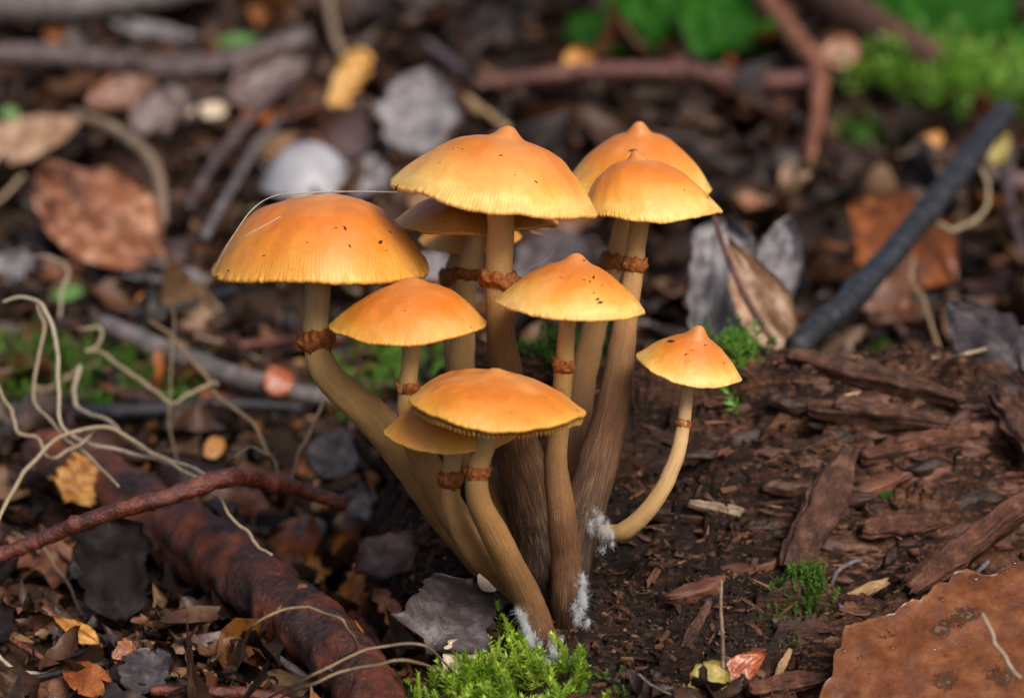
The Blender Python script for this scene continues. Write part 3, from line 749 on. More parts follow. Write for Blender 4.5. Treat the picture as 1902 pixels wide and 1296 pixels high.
ML = {
 'brown': mat_leaf('brown_leaf', (.045, .018, .011), (.16, .062, .030), (.30, .15, .085), .38),
 'tan': mat_leaf('tan_leaf', (.12, .06, .032), (.27, .15, .085), (.44, .30, .20), .42),
 'peach': mat_leaf('peach_leaf', (.075, .024, .012), (.24, .085, .038), (.52, .29, .18), .40),
 'greyv': mat_leaf('grey_violet_leaf', (.035, .030, .034), (.115, .102, .112), (.27, .25, .275), .50),
 'pinkv': mat_leaf('mauve_leaf', (.035, .019, .018), (.10, .060, .058), (.19, .13, .13), .42),
 'dark': mat_leaf('black_wet_leaf', (.006, .0045, .0045), (.014, .010, .010), (.028, .022, .022), .55, spec=.07),
 'slate': mat_leaf('slate_wet_leaf', (.020, .015, .015), (.058, .046, .048), (.13, .108, .112), .42, spec=.45),
 'orange': mat_leaf('orange_leaf', (.20, .055, .008), (.46, .155, .020), (.66, .30, .07), .32, trans=.15),
 'amber': mat_leaf('amber_leaf', (.26, .09, .012), (.52, .23, .045), (.74, .44, .15), .36, trans=.12),
 'rustl': mat_leaf('rust_leaf', (.10, .026, .008), (.26, .070, .014), (.38, .13, .035), .32),
 'redl': mat_leaf('red_leaf', (.14, .028, .010), (.30, .065, .020), (.44, .14, .05), .28, coat=.3),
 'wet': mat_leaf('spotted_wet_leaf', (.070, .021, .008), (.135, .043, .015), (.21, .078, .031), .44, spots=True, spec=.15, coat=.06, vein=.2),
 'olive': mat_leaf('olive_leaf', (.12, .09, .015), (.30, .23, .05), (.45, .38, .14), .42),
 'green': mat_leaf('green_leaf', (.006, .040, .003), (.014, .085, .004), (.035, .15, .010), .6, spec=.12, trans=.20, vein=.1),
 'fresh': mat_leaf('fresh_green_leaf', (.04, .12, .012), (.08, .22, .03), (.15, .32, .08), .4, trans=.3),
 'yellowf': mat_leaf('yellow_fungus', (.40, .17, .03), (.62, .34, .09), (.78, .55, .25), .5),
 'cream': mat_leaf('cream_leaf', (.30, .22, .14), (.50, .40, .29), (.66, .58, .46), .5),
}
ROOT = [(.40, .31, .20), (.46, .38, .28), (.30, .21, .13), (.34, .22, .12), (.24, .14, .075)]

# ------------------------------------------------------------------ large branches and sticks
stick('branch', 'thick rust-red branch with flaking bark lying in the leaf litter', 'branch', [(95, 850), (230, 930), (400, 1030), (520, 1120), (620, 1205), (690, 1290), (730, 1380)], [60, 66, 64, 60, 60, 58, 50], MB_['rust'], 40, .20, 6, n=150, seed=1, sink=.5)
stick('stick', 'wet red stick bent in the middle, lying over the thick rusty branch', 'stick', [(-40, 1045, 14), (60, 1008, 12), (180, 960, 8), (300, 925, 6), (410, 890, 12), (450, 886, 20), (540, 905, 34), (640, 936, 40)], [13, 14, 15, 15, 18, 16, 15, 14], MB_['wetred'], 14, .25, 2.2, knob=.25, n=110, seed=2)
stick('stick', 'bare stick with upturned dark end lying below the hazy log', 'stick', [(-60, 105), (60, 102), (180, 112), (330, 128), (430, 115), (500, 92), (568, 70)], [20, 22, 20, 20, 21, 20, 22], MB_['purple'], 16, .12, 8, n=70, seed=3)
stick('fallen_log', 'grey fallen log at the far edge of the clearing', 'log', [(-160, 6), (60, 8), (230, -2), (420, -34)], [40, 40, 34, 22], MB_['grey'], 18, .10, 20, n=50, seed=4)
stick('stick', 'charred black stick leaning up from the rotten log over an orange leaf', 'stick', [(1478, 645, 70), (1560, 572, 92), (1640, 490, 118), (1720, 395, 146), (1800, 295, 178), (1868, 205, 212)], [23, 24, 24, 23, 23, 20], MB_['black'], 18, .10, 7, knob=.10, n=80, seed=5)
stick('branch', 'slim red-brown branch lying flat behind the nippled mushroom caps', 'branch', [(880, 158), (980, 145), (1100, 132), (1250, 135), (1390, 150), (1510, 150)], [14, 15, 16, 19, 21, 17], MB_['redbrown'], 14, .14, 8, n=70, seed=6)
stick('branch', 'red forked branch coming down past the green leaves', 'branch', [(1395, -50), (1440, 25), (1490, 90), (1520, 130), (1518, 210), (1505, 290)], [19, 20, 21, 20, 14, 11], MB_['orangebark'], 14, .14, 8, n=70, seed=7)
stick('trunk_limb', 'brown fallen limb slanting between the two green plants', 'branch', [(1480, -60), (1560, 10), (1640, 60), (1740, 110)], [46, 44, 36, 26], MB_['splinter'], 16, .12, 14, n=50, seed=8)
stick('stick', 'silvery stick lying over green moss behind the curly roots', 'stick', [(190, 600), (260, 632), (350, 668), (430, 698), (520, 722), (620, 742)], [17, 21, 22, 20, 19, 14], MB_['grey'], 16, .14, 6, n=70, seed=9)
stick('stick', 'dark stick under the silvery one, half sunk in the moss', 'stick', [(-40, 755), (120, 765), (270, 762), (420, 752), (560, 758)], [12, 15, 15, 14, 10], MB_['black'], 12, .14, 5, n=60, seed=10)
stick('twig', 'straight dark twig running up to the curved thick stem', 'twig', [(235, 582), (320, 574), (400, 548), (440, 535)], [8, 9, 8, 6], MB_['black'], 10, .14, 4, n=40, seed=11)
stick('twig', 'pair-kneed brown twig lying behind the curved thick stem', 'twig', [(330, 610), (430, 632), (455, 640), (560, 628)], [7, 8, 9, 6], MB_['redbrown'], 10, .2, 4, n=50, seed=12)
stick('twig', 'bent pale twig with whitish tip among brown leaves', 'twig', [(135, 212), (210, 240), (270, 285), (296, 345), (300, 412)], [11, 12, 13, 11, 13], MB_['tan'], 12, .16, 6, n=60, seed=13)
stick('twig', 'pale dry twig poking up beside the yellow fungus', 'twig', [(605, -20), (620, 60), (640, 110)], [9, 8, 7], MB_['tan'], 10, .1, 6, n=30, seed=14)
stick('twig', 'grey-brown twig crossing another beneath the pale mushroom', 'twig', [(350, 385), (400, 300), (470, 215), (540, 150)], [8, 9, 9, 8], MB_['purple'], 10, .15, 6, n=50, seed=15)
stick('twig', 'slanting grey twig crossed by a brown one beneath the pale mushroom', 'twig', [(380, 440), (430, 350), (480, 270), (520, 220)], [9, 9, 8, 7], MB_['grey'], 10, .15, 6, n=50, seed=16)
stick('twig', 'thin violet-brown twig standing at the edge behind the black stick', 'twig', [(1880, 270), (1872, 330), (1880, 400), (1902, 470)], [8, 9, 9, 8], MB_['purple'], 10, .12, 5, n=40, seed=17)
stick('twig', 'straw-coloured split twig lying behind the tallest cap', 'twig', [(860, 185), (900, 215), (940, 240)], [13, 14, 10], MB_['pale'], 10, .15, 5, n=30, seed=18)
stick('twig', 'brown twig lying along the far litter behind the grey leaf', 'twig', [(790, 80), (840, 120), (900, 160)], [11, 12, 9], MB_['purple'], 10, .15, 5, n=30, seed=19)
stick('twig', 'red wet twig ending among orange leaves beside the thick rusty branch', 'twig', [(520, 1098), (590, 1108), (650, 1140), (700, 1190)], [16, 15, 14, 10], MB_['wetred'], 14, .3, 2.2, knob=.3, n=70, seed=20)
stick('twig', 'dark red twig lying low along the litter in front of the branch', 'twig', [(280, 1282), (380, 1284), (480, 1290), (560, 1312)], [10, 11, 12, 10], MB_['wetred'], 12, .2, 3, n=60, seed=21)
stick('twig', 'thin dark red twig with curled root across it', 'twig', [(-20, 1165), (50, 1205), (110, 1240)], [6, 6, 5], MB_['wetred'], 10, .2, 3, n=40, seed=22)
stick('twig', 'thin black twig lying across leaves near the litter edge', 'twig', [(40, 1262), (110, 1250), (190, 1232)], [6, 6, 5], MB_['black'], 10, .2, 3, n=40, seed=23)
stick('twig', 'blue-grey twig beside the looped root', 'twig', [(488, 1200), (530, 1232), (590, 1270)], [7, 8, 6], MB_['grey'], 10, .2, 3, n=40, seed=24)
stick('twig', 'thin grey stalk standing upright on the dark rotten wood', 'twig', [(1340, 1078, -34), (1339, 1130, -34), (1342, 1180, -34), (1343, 1240, -33)], [3, 3.4, 3.6, 4], MB_['tan'], 8, .12, 1.5, n=50, seed=25)
stick('twig', 'dark wet twig lying along the edge of the spotted wet leaf', 'twig', [(1836, 1042), (1790, 1085), (1730, 1130), (1676, 1158)], [4, 5, 5.5, 4.5], MB_['grey'], 10, .2, 1.5, knob=.3, n=60, seed=26)
stick('twig', 'forked grey lichen twig beside the moss tuft on the log', 'twig', [(1545, 1085), (1555, 1062), (1580, 1045), (1600, 1040)], [4, 4, 4, 3], MB_['grey'], 8, .3, 1.0, n=40, seed=27, lift=1.0)
stick('twig', 'short pale twig bit with frosted end on the log', 'twig', [(1544, 1098), (1552, 1115), (1562, 1127)], [3, 3.5, 4], MB_['grey'], 8, .2, 1.0, n=30, seed=28, lift=.6)
stick('twig', 'slender dark leaf stalk rising from the brown keeled leaf', 'twig', [(1326, 402, 74), (1345, 460, 74), (1370, 520, 73), (1395, 570, 72), (1440, 640, 70)], [5, 6, 7, 8, 6], MB_['redbrown'], 8, .1, 4, n=50, seed=29)

# ------------------------------------------------------------------ fine curly roots
def root(label, pts, r=4.0, c=0, **k):
    return stick('root_thread', label, 'root', pts, [r * .6, r * .85, r * .75, r * .9, r * .7], MAT['vroot'], 8, .16, 2.0, n=110, col=np.array(ROOT[c]) * .8, sink=.0, wob=min(1.0, .2 * r) if r > 1.8 else 0.0, **k)
root('long pale root hanging down and sweeping under the red stick', [(5, 560, 60), (70, 562, 58), (95, 600, 56), (108, 690, 55), (112, 780, 52), (150, 820, 50), (240, 840, 46), (330, 868, 40), (400, 900, 30)], 5.0, 1, seed=31)
root('pale root arching from the litter edge over to the red stick', [(-10, 1000, 10), (15, 930, 22), (60, 860, 34), (130, 805, 44), (210, 800, 46), (290, 845, 40), (370, 888, 32)], 5.5, 0, seed=32)
root('curled root with a loop at its top end', [(145, 615, 110), (160, 608, 108), (186, 610, 108), (184, 640, 108), (160, 652, 108), (190, 655, 106), (240, 690, 100), (280, 720, 96), (312, 748, 92), (350, 735, 92), (395, 708, 94), (402, 722, 92)], 4.5, 0, seed=33)
root('brown root slanting down over the silvery stick', [(280, 595, 130), (330, 640, 118), (380, 700, 100), (420, 750, 88), (470, 790, 76), (505, 850, 60), (515, 890, 48)], 5.0, 3, seed=34)
root('wavy root on moss bending into the pale bundle', [(140, 690, 90), (146, 680, 90), (136, 730, 84), (150, 760, 78), (200, 790, 66), (270, 830, 50), (350, 872, 36), (420, 905, 26)], 5.2, 1, seed=35)
root('dull root dropping from the tangle to the litter', [(70, 570, 70), (82, 620, 70), (66, 690, 66), (70, 750, 60), (110, 800, 54), (170, 850, 46), (220, 900, 34)], 4.2, 0, seed=36)
root('loose root at the litter edge curling toward the bundle', [(-10, 700, 62), (20, 760, 58), (30, 800, 54), (70, 815, 52), (95, 850, 46), (140, 830, 46), (175, 800, 48)], 4.5, 0, seed=37)
root('thin upright hair root standing by the silvery stick', [(322, 575, 100), (320, 640, 100), (316, 720, 98), (314, 790, 94), (330, 860, 80)], 2.2, 2, seed=38)
root('root slanting below the curved thick stem into the dark hollow', [(598, 720, 66), (590, 770, 64), (560, 830, 58), (540, 890, 50)], 4.0, 2, seed=39)
root('root reaching from the red stick down behind the rusty branch', [(395, 915, 22), (430, 960, 16), (470, 1000, 12), (505, 1030, 8)], 4.5, 0, seed=40)
root('slim root leaning over the black hanging leaf', [(20, 990), (70, 1010), (110, 1060), (140, 1110), (160, 1150)], 3.5, 2, seed=41)
root('white root arc at the litter edge below the small twigs', [(-20, 1195), (20, 1235), (70, 1252), (110, 1248)], 5.0, 1, seed=42)
root('wiry root looped round the lower end of the rusty branch', [(440, 1240), (455, 1190), (475, 1158, -34), (540, 1130, -34), (600, 1135, -36), (640, 1160, -40), (660, 1200), (620, 1225), (560, 1225)], 3.2, 2, seed=43)
root('pale wire-thin roots sweeping out of the dark gap beside the moss cushion', [(490, 1300), (560, 1262, -42), (640, 1225, -42), (720, 1196, -40), (790, 1200, -40), (850, 1255)], 3.0, 2, seed=44)
root('second wire-thin root crossing the looped one', [(500, 1310), (570, 1275, -44), (660, 1240, -44), (760, 1228, -44), (840, 1250)], 3.0, 2, seed=45)
root('dry root hanging in front of the orange leaf beside the black stick', [(1698, 470, 150), (1694, 520, 146), (1722, 580, 138), (1742, 650, 126), (1745, 720, 110)], 4.6, 3, seed=46)
root('pale root bowed along the ground behind the log', [(1685, 655), (1740, 668), (1820, 650), (1910, 610)], 5.0, 0, seed=47)
root('pale root curve hanging under the tip of the black stick', [(1822, 310, 190), (1836, 350, 186), (1820, 400, 180), (1780, 425, 176), (1740, 415, 174)], 5.0, 0, seed=48)
root('short twisted root beside the bundle near the red stick', [(400, 880), (430, 850, 46), (465, 830, 48), (500, 850, 44), (512, 885)], 4.0, 0, seed=49)
root('root strand strung between the tangle and the hazy leaf', [(40, 480, 150), (95, 480, 146), (125, 500, 140), (112, 545, 130), (110, 590, 120)], 3.6, 1, seed=50)
root('fine grey strand lying over the litter edge near the pale twig', [(-20, 390), (20, 350), (42, 325)], 5.0, 0, seed=51)
root('thin white filament curling on the spotted wet leaf', [(1824, 1138, -52), (1846, 1185, -54), (1872, 1230, -56), (1894, 1258, -58)], 4.0, 1, seed=52)
root('silky thread draped over the wavy cap margin', [(394, 508, -12), (432, 440, -14), (470, 388, -12), (510, 364, -2), (560, 359, 4), (640, 356, 8), (738, 357, 8)], 1.6, 1, seed=53)
root('short silky thread lying on the flat-topped cap', [(412, 478, -15), (455, 440, -18), (490, 420, -17), (522, 402, -15)], 1.5, 1, seed=54)
root('fine curl of thread behind the tallest stem', [(960, 500, 30), (1000, 492, 32), (1028, 468, 34), (1020, 442, 34), (985, 430, 34)], 1.6, 1, seed=55)

# ------------------------------------------------------------------ single leaves
leaf('leaf', 'large peach and brown leaf lying in the hazy litter', 'leaf', (300, 500), (70, 320), 190, ML['peach'], .75, .25, .10, 40, 'ovate', 1, rough=.07)
leaf('leaf', 'long tan leaf tilted at the litter edge below the bare stick', 'leaf', (-60, 300), (150, 225), 95, ML['tan'], .6, .3, .05, 20, 'ovate', 2)
leaf('leaf', 'tall grey-violet leaf standing behind the tallest cap', 'leaf', (752, 285), (800, 130), 150, ML['greyv'], .95, .3, .05, 10, 'ovate', 3, rough=.05, rag=.25)
leaf('leaf', 'mauve leaf folded under the upturned end of the bare stick', 'leaf', (420, 185), (575, 110), 85, ML['pinkv'], .8, .35, .06, 8, 'ovate', 4, rag=.2)
leaf('leaf', 'reddish-mauve leaf among twigs below the bare stick', 'leaf', (250, 245), (350, 170), 80, ML['pinkv'], .7, .3, .06, 10, 'rect', 5, rag=.25)
leaf('leaf', 'rust-brown leaf leaning below the bare stick', 'leaf', (160, 200), (290, 150), 70, ML['brown'], .7, .3, .06, 10, 'ovate', 6, rag=.25)
leaf('leaf', 'small whitish leaf scrap among mauve leaves', 'leaf', (345, 215), (420, 200), 36, ML['cream'], .7, .3, .05, 4, 'rect', 7, rag=.3)
leaf('leaf', 'long pale grey leaf trailing behind the bare stick', 'leaf', (205, 42), (395, 75), 34, ML['greyv'], .6, .3, .02, 8, 'lance', 8)
leaf('leaf', 'grey leaf standing crumpled beside the stalked brown leaf', 'leaf', (1320, 640), (1350, 415), 120, ML['greyv'], .95, .5, .04, 12, 'rect', 9, rough=.06, rag=.25, d0=88)
leaf('leaf', 'bluish crumpled leaf leaning against the grey one', 'leaf', (1410, 600), (1465, 412), 100, ML['greyv'], .95, .5, .05, 14, 'ovate', 10, rough=.07, rag=.3, d0=104)
leaf('leaf', 'brown keeled leaf standing at the crest of the log', 'leaf', (1462, 655), (1352, 440), 105, ML['tan'], .9, .3, .03, 6, 'lance', 11, d0=80)
leaf('leaf', 'bright rust-orange leaf lying behind the black stick', 'leaf', (1775, 520), (1580, 375), 170, ML['rustl'], .85, .25, .05, 30, 'ovate', 12, rag=.2)
leaf('leaf', 'brown leaf lying under the hanging dry root', 'leaf', (1620, 600), (1700, 480), 90, ML['brown'], .7, .3, .05, 18, 'rect', 13, rag=.3)
leaf('leaf', 'purple-brown leaf flat behind the log crest', 'leaf', (1900, 690), (1760, 560), 120, ML['slate'], .6, .2, .05, 22, 'ovate', 14, rag=.2)
leaf('leaf', 'pink-orange leaf scrap below the red forked branch', 'leaf', (1530, 118), (1592, 78), 58, ML['peach'], .9, .3, .08, 4, 'round', 15)
leaf('leaf', 'small orange cup-shaped leaf above the flat red branch', 'leaf', (1075, 160), (1076, 95), 58, ML['amber'], .95, .5, .05, 6, 'round', 16)
leaf('leaf', 'straw-yellow leaf flake beneath the black stick tip', 'leaf', (1700, 292), (1752, 248), 40, ML['amber'], .8, .3, .05, 4, 'ovate', 17)
leaf('leaf', 'yellow curled leaf flake behind the black stick tip', 'leaf', (1838, 312), (1872, 250), 40, ML['olive'], .8, .4, .05, 6, 'ovate', 18)
leaf('leaf', 'tan flake lying beside the nippled cap', 'leaf', (1366, 365), (1425, 385), 34, ML['peach'], .7, .3, .06, 4, 'ovate', 19)
leaf('leaf', 'pale bright flake among litter between cap and black stick', 'leaf', (1450, 345), (1510, 295), 48, ML['tan'], .8, .3, .06, 6, 'ovate', 20)
leaf('leaf', 'white-grey curled leaf under the pale mushroom', 'leaf', (600, 365), (720, 310), 70, ML['greyv'], .8, .3, .06, 6, 'rect', 21, rag=.2)
leaf('leaf', 'pale leaf scrap seen between the stems under the shaded caps', 'leaf', (760, 505), (840, 480), 52, ML['greyv'], .9, .2, .05, 4, 'round', 22, d0=150)
leaf('leaf', 'dark shaded leaf behind the tallest stem', 'leaf', (960, 560), (1090, 440), 130, ML['slate'], .8, .2, .04, 30, 'ovate', 23, rag=.2)
leaf('leaf', 'fresh green leaf blade by the tangle of roots', 'leaf', (90, 552), (172, 536), 30, ML['fresh'], .8, .2, .05, 4, 'lance', 24)
leaf('leaf', 'small fresh green leaf beside the upturned end of the bare stick', 'leaf', (400, 82), (490, 68), 26, ML['fresh'], .8, .2, .05, 4, 'lance', 25)
leaf('leaf', 'pale mint-coloured leaf dot at the litter edge', 'leaf', (10, 226), (28, 200), 34, ML['fresh'], .9, .2, .05, 2, 'round', 26)
leaf('leaf', 'tiny orange leaf curled by the dark twig', 'leaf', (252, 566), (290, 548), 30, ML['orange'], .9, .4, .1, 3, 'round', 27)
leaf('leaf', 'black wet leaf hanging from the red stick with a glossy edge', 'leaf', (225, 1150), (200, 965), 140, ML['dark'], .9, .35, .05, 8, 'rect', 28, rough=.05, rag=.3, lift=8)
leaf('leaf', 'bluish leaf scrap beside the black hanging leaf', 'leaf', (138, 1075), (170, 1020), 46, ML['slate'], .85, .3, .05, 4, 'ovate', 29, lift=5)
leaf('leaf', 'tiny bright orange scrap behind the black hanging leaf', 'leaf', (172, 1018), (196, 1004), 22, ML['orange'], .9, .2, .05, 1, 'ovate', 30, lift=6)
leaf('leaf', 'golden curled leaf on the flank of the rusty branch', 'leaf', (372, 1068), (290, 992), 70, ML['amber'], .85, .5, .10, 4, 'rect', 31, rag=.5, rough=.12, lift=4)
leaf('leaf', 'crumpled ochre leaf on the broken end of the rusty branch', 'leaf', (120, 930), (175, 862), 100, ML['amber'], .9, .5, .12, 6, 'rect', 32, rag=.5, rough=.16, lift=7)
leaf('leaf', 'pointed pale-orange leaf with creamy end in the dark litter', 'leaf', (186, 1196), (98, 1144), 38, ML['amber'], .75, .5, .04, 6, 'lance', 33, lift=3)
leaf('leaf', 'amber leaf flat near the litter edge', 'leaf', (205, 1285), (120, 1240), 66, ML['rustl'], .75, .3, .05, 8, 'ovate', 34, lift=2)
leaf('leaf', 'small salmon flake with a green speck', 'leaf', (215, 1232), (245, 1192), 36, ML['peach'], .8, .4, .1, 4, 'rect', 35, rag=.4, lift=2.5)
leaf('leaf', 'dark purple leaf at the foot of the litter slope', 'leaf', (255, 1290), (285, 1210), 90, ML['slate'], .7, .2, .05, 16, 'rect', 36, rag=.3, lift=2)
leaf('leaf', 'bronze leaf flake curled beside the looped root', 'leaf', (405, 1192), (490, 1212), 44, ML['tan'], .8, .5, .08, 4, 'rect', 37, rag=.4, lift=2.5)
leaf('leaf', 'orange leaf pair-lobed beside the stem bases', 'leaf', (650, 1150), (690, 1042), 78, ML['orange'], .85, .5, .08, 6, 'rect', 38, rag=.35, rough=.10, lift=5)
leaf('leaf', 'orange leaf hanging below the pair-lobed one', 'leaf', (632, 1215), (660, 1152), 66, ML['orange'], .85, .35, .06, 6, 'ovate', 39, rag=.3, lift=6)
leaf('leaf', 'yellow-brown leaf chip on the dark gap beside the red twig', 'leaf', (560, 1080), (600, 1045), 50, ML['amber'], .8, .4, .08, 6, 'rect', 40, rag=.4, lift=4)
leaf('leaf', 'brown rounded leaf standing behind the red twig', 'leaf', (515, 1060), (560, 1035), 46, ML['brown'], .8, .4, .08, 6, 'round', 41, lift=3)
leaf('leaf', 'orange-brown leaf scrap below the grey folded leaf', 'leaf', (620, 1035), (668, 1005), 52, ML['orange'], .75, .5, .08, 6, 'rect', 42, rag=.4, lift=3)
leaf('leaf', 'salmon bark-like leaf strip beside the orange leaves', 'leaf', (745, 1165), (700, 1095), 40, ML['peach'], .7, .4, .06, 6, 'rect', 43, rag=.4, lift=3)
leaf('leaf', 'broad slate wet leaf with scalloped edge spread under the stem bases', 'leaf', (800, 1212), (880, 1080), 185, ML['slate'], .72, .25, .08, 18, 'rect', 44, rag=.25, rough=.05, lift=4, d0=-14)
leaf('leaf', 'mauve-grey leaf folded behind the slate wet leaf', 'leaf', (660, 1060), (850, 1000), 105, ML['pinkv'], .7, .3, .08, 16, 'rect', 45, rag=.25, lift=3, d0=34)
leaf('leaf', 'thin rusty leaf edge standing on the slate wet leaf', 'leaf', (758, 1160), (812, 1088), 18, ML['rustl'], .5, .5, .08, 6, 'lance', 46, lift=7)
leaf('leaf', 'creamy leaf tip poking out under the stem bases', 'leaf', (895, 1095), (925, 1055), 46, ML['cream'], .9, .2, .05, 2, 'ovate', 47, lift=5, d0=2)
leaf('leaf', 'pale beige leaf behind the moss cushion', 'leaf', (850, 1262), (862, 1190), 66, ML['cream'], .8, .3, .05, 6, 'rect', 48, rag=.25, lift=4)
leaf('leaf', 'silvery crumpled leaf at the tip of the red stick', 'leaf', (650, 960), (690, 905), 62, ML['greyv'], .9, .6, .1, 4, 'rect', 49, rag=.6, rough=.2, lift=3)
leaf('leaf', 'small bluish leaf disc under the red stick', 'leaf', (550, 1000), (600, 968), 46, ML['greyv'], .8, .2, .05, 6, 'round', 50, lift=2)
leaf('leaf', 'violet pointed leaf standing above the dark hollow', 'leaf', (600, 895), (640, 790), 100, ML['slate'], .8, .3, .04, 10, 'lance', 51, rag=.1, d0=70)
wet_leaf = leaf('leaf', 'large spotted wet brown leaf with frayed shiny edge', 'leaf', (1530, 1345), (2090, 1060), 330, ML['wet'], .55, .04, .01, 22, 'ovate', 52, ns=70, nt=44, rag=.38, rough=.006, lift=5, th=.35)
leaf('leaf', 'glossy red leaf curled beside the spotted wet leaf', 'leaf', (1345, 1262), (1425, 1212), 52, ML['redl'], .8, .6, .08, 4, 'lance', 53, lift=3)
leaf('leaf', 'lichen-yellow round leaf beside the red curled leaf', 'leaf', (1285, 1292), (1345, 1238), 66, ML['olive'], .85, .3, .06, 4, 'round', 54, rag=.3, lift=3)
leaf('leaf', 'teal conifer needle lying on the log', 'leaf', (1622, 922), (1686, 914), 11, ML['green'], .9, .2, .02, 1, 'lance', 55, lift=.8)
leaf('leaf', 'green needle bit lying on the spotted wet leaf', 'leaf', (1682, 1202), (1716, 1196), 7, ML['fresh'], .9, .2, .02, 0, 'lance', 56, lift=9)
leaf('leaf', 'straw needle across the spotted wet leaf', 'leaf', (1800, 1208), (1910, 1268), 9, ML['amber'], .9, .2, .02, -4, 'lance', 57, lift=13)
leaf('leaf', 'russet berry-like leaf curl hanging beside the curved thick stem', 'leaf', (500, 735), (530, 685), 58, ML['redl'], .9, .8, .15, 4, 'round', 58, lift=3)
leaf('leaf', 'small yellow leaf in the dark litter under the silvery stick', 'leaf', (385, 850), (410, 815), 36, ML['amber'], .85, .4, .08, 4, 'round', 59, lift=2)
leaf('leaf', 'dusky leaf along the foot of the hazy brown leaf', 'leaf', (380, 520), (220, 500), 50, ML['greyv'], .6, .3, .05, 10, 'rect', 60, rag=.3)
leaf('leaf', 'grey leaf bit below the hazy brown leaf', 'leaf', (-20, 520), (60, 480), 60, ML['greyv'], .7, .3, .05, 8, 'rect', 61, rag=.3)

# yellow jelly-like fungus climbing a twig (a stack of lobes)
fung = empty('bracket_fungus', gp(635, 232)[0], 'yellow-orange lobed fungus standing in the hazy litter', 'fungus')
_, fd = gp(635, 232)
for q, (fx, fy, fw_) in enumerate([(635, 215, 48), (628, 185, 42), (640, 155, 50), (655, 128, 56), (668, 112, 40), (622, 200, 36)]):
    leaf('lobe', None, None, (fx - fw_ * .4, fy + 14), (fx + fw_ * .4, fy - 10), fw_, ML['yellowf'], .85, .8, .15, 4, 'round', 70 + q, parent=fung, d0=fd + q, rag=.25, rough=.1, th=2.5)
# pale mushrooms behind
def plain_cap(name):
    s = NT(name); n = s.noise(s.pos, .12, 4); s.bump(s.noise(s.pos, .8, 4), .3, .4)
    return s.fin(s.ramp(n, [(.3, (.24, .235, .27)), (.7, (.40, .395, .43))]), .45, .4, sss=.2, sss_mm=1.5)
MAT['palecap'] = plain_cap('pale_cap_skin')
gd = gp(565, 395)[1]
mushroom('pale grey-white mushroom cap in the hazy litter behind the flat-topped one', (572, 266), (482, 346), (668, 348), (572, 372), gd - 4,
         [(566, 360, gd - 4, 34), (566, 385, gd - 2, 36), (566, 412, gd + 2, 40)], None, p=2.3, umbo=.02, seed=14.0, cap_mat='palecap', name='pale_mushroom', group=None)

# green plants at the far edge
def plant(label, base, blades, mat, name='green_plant'):
    P0, d0 = gp(*base); e = empty(name, P0, label, 'plant')
    for q, (bx, by, tx, ty, w_, dz) in enumerate(blades):
        leaf('leaf_blade', None, None, (bx, by), (tx, ty), w_, mat, .8, .25, .06, dz, 'ovate', q + sum(base) % 7, parent=e, d0=d0 + (q % 3) * 9 - 9, lift=0)
    return e
plant('broad-leaved dark green plant behind the flat red branch', (1230, 118), [(1225, 112, 1050, 30, 80, 0), (1228, 115, 1130, -40, 100, 10), (1236, 115, 1250, -60, 80, 14), (1225, 90, 1040, 62, 50, -10)], ML['green'])
plant('dark green plant beside the red forked branch', (1325, 118), [(1322, 112, 1290, -40, 90, 10), (1330, 105, 1400, 10, 80, 0), (1335, 110, 1470, 70, 70, -8), (1330, 100, 1360, -50, 90, 20), (1400, 95, 1460, 30, 50, 0)], ML['green'])
plant('large dark green leaves above the bright moss bank', (1730, 105), [(1720, 95, 1620, -30, 120, 10), (1740, 100, 1760, -60, 150, 14), (1760, 100, 1880, -20, 130, 8), (1790, 110, 1930, 60, 90, 0)], ML['green'])
stick('grass_stem', 'pale grass stalk slanting over the bright moss bank', 'grass', [(1740, 10, 420), (1800, 60, 410), (1850, 95, 400), (1900, 150)], [6, 6, 6, 5], MB_['tan'], 8, .05, 5, n=30, seed=71)

